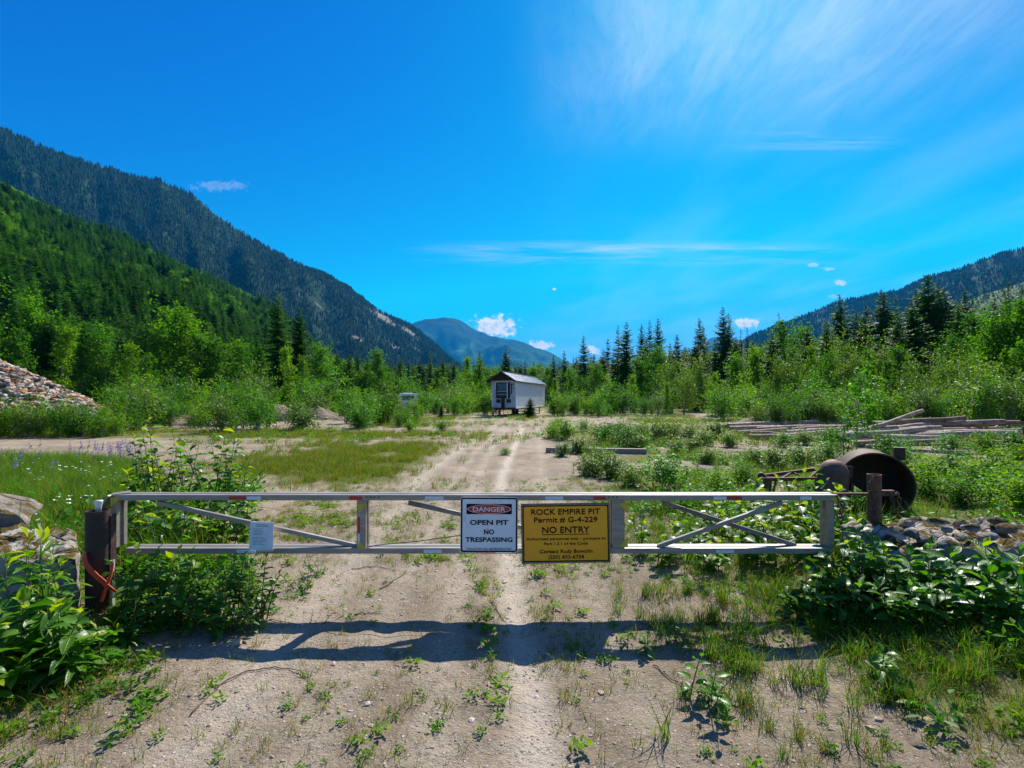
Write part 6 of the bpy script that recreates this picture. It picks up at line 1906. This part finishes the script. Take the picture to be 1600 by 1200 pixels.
# the tall clump at the left edge
for (px, Yd, h, nst, nl, kind, lab) in [
        (70, 3.25, .74, 2, 46, 'lance', 'tallest long-leaved plant of the left front clump, its tip against the concrete block'),
        (108, 3.30, .50, 2, 40, 'lance', 'long-leaved plant in the left front clump, nearest the gate post'),
        (22, 3.10, .66, 2, 44, 'lance', 'long-leaved plant at the very left edge of the front clump'),
        (40, 2.86, .46, 3, 46, 'ovate', 'dark broad-leaved plant low in front of the left clump'),
        (4, 2.74, .40, 2, 34, 'ovate', 'dark broad-leaved plant in the bottom left corner of the clump'),
        (88, 3.02, .44, 2, 36, 'ovate', 'broad-leaved plant in the middle of the left front clump'),
        (128, 3.02, .26, 3, 40, 'lance', 'small narrow-leaved plant at the right side of the left front clump'),
        (55, 3.45, .60, 2, 46, 'lance', 'long-leaved plant at the back of the left front clump, against the block'),
        (5, 3.35, .66, 2, 46, 'lance', 'long-leaved plant at the back of the clump, cut by the frame edge'),
        (78, 3.50, .55, 2, 40, 'lance', 'long-leaved plant at the back of the clump, beside the post'),
        (60, 2.92, .38, 3, 44, 'ovate', 'low broad-leaved plant in front of the middle of the clump'),
        (20, 2.92, .50, 3, 46, 'ovate', 'broad-leaved plant filling the left of the clump'),
        (172, 3.36, .16, 5, 60, 'lance', 'fine-leaved plant on the ground under the orange strap'),
        (112, 2.95, .30, 3, 40, 'lance', 'low long-leaved plant at the front right of the clump')]:
    x, y = P_(px, Yd)
    NL += leafy(lab, x, y, h, nst, nl, .17 if kind == 'lance' else .145, kind, ('mid', 'deep', 'mid'), 'young', .30)
# bush in front of and under the left bay of the gate
for i, (px, Yd, h, nst, nl, L) in enumerate([(203, 3.88, .42, 3, 40, .085), (215, 3.70, .42, 3, 44, .085), (245, 3.82, .46, 3, 46, .10), (280, 3.74, .46, 3, 44, .10), (312, 3.84, .45, 3, 46, .085), (340, 3.72, .42, 4, 52, .065),
                                             (365, 3.84, .44, 4, 56, .065), (392, 3.76, .42, 4, 56, .062), (378, 3.60, .32, 4, 46, .06), (335, 3.55, .28, 3, 34, .07), (290, 3.58, .26, 3, 30, .07), (230, 3.60, .26, 3, 30, .06), (402, 3.92, .40, 4, 46, .06)]):
    x, y = P_(px, Yd)
    NL += leafy('leafy sapling in the bush below the left gate bay, %s from hinge post' % ordw(i + 1) if i < 8 else ['small-leaved sprig low in front at the track end of the gate bush', 'reddish-stemmed sprig in front of the middle of the gate bush', 'low sprig before the dark hollow of the gate bush', 'low sprig at the hinge end of the gate bush', 'small-leaved sapling at the track end of the gate bush, behind the others'][i - 8],
                x, y, h * 1.12, nst + 1, int(nl * 1.5), L * 1.15, 'ovate', ('mid', 'mid', 'deep', 'pale'), 'young' if i in (0, 3) else 'pale', .38)
# saplings standing behind the left bay
for i, (px, Yd, h, nst, nl, L, tip) in enumerate([(222, 6.6, 1.02, 3, 46, .105, 'young'), (246, 6.9, 1.22, 2, 40, .105, 'young'), (268, 6.4, .95, 3, 44, .10, 'young'), (285, 6.8, 1.08, 2, 36, .10, 'mid'), (330, 6.5, .98, 3, 46, .10, 'mid'), (352, 6.7, 1.16, 3, 52, .10, 'mid'),
                                                  (372, 6.4, .92, 3, 44, .10, 'pale'), (340, 5.6, .62, 4, 50, .095, 'mid'), (300, 5.3, .55, 4, 48, .095, 'young'), (262, 5.2, .52, 4, 46, .095, 'mid'), (225, 5.4, .55, 3, 40, .095, 'young'), (380, 5.4, .55, 4, 46, .085, 'pale')]):
    x, y = P_(px, Yd)
    NL += leafy(('tall thin sapling behind the left bay of the gate, %s such from left' if i < 7 else 'low leafy sapling seen through the left bay of the gate, %s such') % ordw(i + 1 if i < 7 else i - 6), x, y, h * 1.08, nst + 2, int(nl * 1.9), L * 1.4, 'ovate', ('mid', 'pale', 'mid', 'young', 'deep'), tip, .30)
# round-leaved thicket seen through and over the right bay
k = 0
for i, (px, Yd, h, nst, nl, L) in enumerate([(1000, 5.4, .40, 3, 30, .08), (1040, 5.0, .42, 3, 36, .095), (1075, 5.3, .46, 3, 38, .10), (1110, 4.9, .46, 3, 38, .10), (1140, 5.5, .52, 3, 38, .105), (1168, 5.0, .48, 3, 38, .105), (1195, 5.4, .54, 3, 40, .11),
                                             (1222, 4.9, .52, 3, 40, .11), (1250, 5.3, .58, 3, 40, .11), (1276, 4.9, .54, 3, 40, .105), (1300, 5.2, .60, 3, 38, .105), (1180, 5.9, .62, 3, 36, .11), (1240, 6.0, .66, 3, 36, .11), (1105, 6.0, .5, 3, 34, .10), (1268, 5.8, .7, 2, 30, .11)]):
    x, y = P_(px, Yd); k += 1
    NL += leafy(('round-leaved shrub seen through the right bay of the gate, %s from the yellow sign' % ordw(k)) if i < 11 else ['round-leaved shrub rising behind the crossed braces', 'yellow-tipped shrub in front of the lattice boom', 'round-leaved shrub behind the dark crossed brace', 'tall yellow-tipped shrub before the small scrap drum'][i - 11],
                x, y, h, nst + 1, int(nl * 1.3), L * 1.1, 'round', ('mid', 'pale', 'mid', 'young'), 'young', .36)
# the big dark-leaved bush in front of the right block
for i, (px, Yd, h, nst, nl, L) in enumerate([(1235, 3.85, .36, 3, 40, .10), (1275, 3.92, .44, 3, 44, .11), (1318, 4.02, .66, 3, 50, .115), (1350, 3.90, .60, 3, 50, .12), (1385, 3.80, .42, 3, 50, .125), (1425, 3.74, .40, 3, 50, .125), (1462, 3.80, .42, 3, 50, .13), (1500, 3.66, .42, 3, 50, .13),
                                             (1540, 3.70, .46, 3, 50, .13), (1580, 3.56, .44, 3, 48, .13), (1615, 3.60, .46, 3, 44, .13), (1400, 3.50, .34, 3, 40, .11), (1470, 3.42, .36, 3, 40, .115), (1535, 3.34, .38, 3, 40, .12), (1595, 3.25, .40, 3, 40, .12), (1330, 3.66, .36, 3, 40, .11), (1290, 3.62, .26, 3, 30, .09)]):
    x, y = P_(px, Yd)
    NL += leafy(('dark glossy plant in the big bush at the right, %s from the gate end' % ordw(i + 1)) if i < 11 else ['low dark plant at the lower edge of the right bush, below the mossy block', 'low dark plant at the lower edge of the right bush, middle', 'low dark plant at the lower edge of the right bush, near the frame edge',
                'low dark plant in the right bush, touching the frame edge', 'low dark plant under the right end of the bottom rail', 'small plant in the shade under the right bay of the gate'][i - 11],
                x, y, h, nst + 1, int(nl * 1.35), L * 1.15, 'ovate', ('deep', 'mid', 'deep', 'pale'), 'young' if i in (2, 4, 8, 9) else 'mid', .36)
# small plants standing alone on the track
for (px, Yd, h, nst, nl, L, lab) in [(1003, 3.36, .13, 3, 20, .062, 'small glossy seedling at the right end of the sign shadow'), (1062, 3.40, .15, 4, 26, .065, 'wider pale-leaved seedling right of the sign shadow end'),
                                     (1104, 2.78, .24, 3, 28, .085, 'pale-leaved sapling standing alone low at the right of the track'), (470, 4.45, .17, 5, 34, .05, 'small dark bushy plant left of the track, behind the gate'), (492, 4.75, .15, 4, 26, .05, 'second small dark plant left of the track behind the gate'),
                                     (170, 3.15, .15, 4, 26, .07, 'narrow-leaved seedling on bare soil below the orange strap'), (1390, 2.95, .2, 3, 24, .09, 'single broad-leaved plant in the grass at the lower right')]:
    x, y = P_(px, Yd)
    NL += leafy(lab, x, y, h, nst, nl, L, 'ovate' if px != 170 else 'lance', ('pale', 'mid'), 'pale', .6)

# ================================================================== LOW SHRUBS ABOUT THE CLEARING
LOWS = [variant('low_shrub', *broadleaf(600 + i, .6, [.50, .62, .45, .55][i], 30, 60, .058, stems=9, low=.08, leafless=.1, up=.5), [M_willow, M_shrub, M_willow, M_bright][i], bark_grey, .6) for i in range(4)]
TALLS = variant('sapling', *broadleaf(620, 2.2, .62, 22, 40, .11, shape=.6, low=.25), M_shrub, bark_grey, 2.2)
LS = [(1040, 9.0, .62, 1, 'dark round shrub'), (985, 9.6, .40, 0, 'silvery low shrub'), (920, 11.0, .48, 0, 'silvery low shrub'), (955, 10.6, .50, 0, 'silvery low shrub'), (940, 12.2, .5, 2, 'grey-green low shrub'), (880, 14.5, .42, 2, 'grey-green low shrub'), (905, 15.4, .5, 0, 'silvery low shrub'),
      (950, 18.5, .72, 1, 'dark low shrub'), (985, 17.5, .72, 1, 'dark low shrub'), (940, 20.5, .66, 0, 'silvery low shrub'), (970, 20.8, .66, 2, 'grey-green low shrub'), (1005, 20.0, .7, 0, 'silvery low shrub'), (1030, 19.0, .74, 2, 'grey-green low shrub'), (1000, 16.6, .55, 0, 'silvery low shrub'),
      (1048, 21.0, .75, 0, 'silvery low shrub'), (1075, 19.0, .6, 2, 'grey-green low shrub'), (1100, 18.0, .6, 0, 'silvery low shrub'), (1085, 16.0, .5, 0, 'silvery low shrub'), (1120, 20.5, .7, 2, 'grey-green low shrub'), (1140, 17.5, .55, 0, 'silvery low shrub'), (1055, 14.6, .45, 2, 'grey-green low shrub'),
      (1105, 13.0, .42, 0, 'silvery low shrub'), (1210, 11.5, .55, 2, 'grey-green low shrub'), (1180, 12.5, .5, 0, 'silvery low shrub'), (1250, 12.0, .6, 0, 'silvery low shrub'), (1290, 13.0, .55, 1, 'dark low shrub'), (1160, 9.5, .4, 3, 'bright low shrub'), (1120, 8.2, .4, 3, 'bright low shrub'),
      (1440, 9.2, .5, 3, 'bright low shrub'), (1480, 10.0, .6, 1, 'dark low shrub'), (1520, 9.0, .5, 3, 'bright low shrub'), (1560, 9.6, .6, 3, 'bright low shrub'), (1450, 7.6, .42, 3, 'bright low shrub'), (1500, 7.2, .4, 3, 'bright low shrub'), (1550, 7.4, .45, 1, 'dark low shrub'), (1590, 8.0, .5, 3, 'bright low shrub'),
      (1600, 6.6, .5, 3, 'bright low shrub'), (1410, 12.5, .5, 1, 'dark low shrub'), (1590, 13.0, .45, 3, 'bright low shrub'), (1225, 17.5, .5, 1, 'dark low shrub'), (1390, 15.0, .6, 1, 'dark low shrub'), (1485, 15.6, .55, 1, 'dark low shrub'), (1540, 15.2, .6, 3, 'bright low shrub'), (1585, 15.0, .7, 1, 'dark low shrub'), (1300, 18.0, .6, 3, 'bright low shrub'), (1255, 18.3, .55, 0, 'silvery low shrub'), (790, 14.9, .22, 1, 'tiny dark tuft-like shrub'), (560, 27, .7, 1, 'dark low shrub'), (470, 26.0, 1.3, 0, 'silvery low shrub'), (640, 25.0, .55, 3, 'bright low shrub'), (690, 25.5, .5, 3, 'bright low shrub'), (912, 25.0, .6, 1, 'dark low shrub'), (870, 30, .5, 1, 'dark low shrub'), (862, 21, .6, 3, 'bright low shrub'), (885, 20, .75, 3, 'bright low shrub')]
LS.sort(key=lambda t_: t_[0])
c2 = {}
for (px, Yd, h, v, lk) in LS:
    x, y = P_(px, Yd)
    zn = ('beside the timber beam' if Yd < 17 else 'in the patch before the spruces') if 800 < px < 1060 else ('between the patch and the logs' if Yd > 11 else 'behind the right bay of the gate') if px < 1300 and px > 800 else 'left of the track' if px < 800 else 'in front of the log pile' if Yd > 11 else 'behind the mossy right block'
    c2[(lk, zn)] = c2.get((lk, zn), 0) + 1
    plant_tree('low_shrub', LOWS[v], x, y, h, '%s %s, %s such from left' % (lk, zn, ordw(c2[(lk, zn)])), 'shrub', 'low shrubs in the clearing', 1.15, trunk='stems', crown='foliage')
x, y = P_(1338, 14.2)
plant_tree('sapling', TALLS, x, y, 2.35, 'tall leafy sapling growing up in front of the middle of the log pile', 'sapling', None, 1.0, trunk='stem', crown='foliage')
x, y = P_(1318, 12.6)
plant_tree('sapling', TALLS, x, y, 1.25, 'shorter leafy sapling left of the tall one at the logs', 'sapling', None, 1.1, trunk='stem', crown='foliage')
for (px, Yd, h, lab, v) in [(828, 42.5, 1.75, 'small dark spruce bush growing against the trailer side', 4), (690, 41, 1.2, 'tiny spruce at the foot of the growth left of the trailer', 3)]:
    x, y = P_(px, Yd)
    plant_tree('young_spruce', CONIF[v], x, y, h, lab, 'tree', None, 2.0)
print('leaf objects', NL)
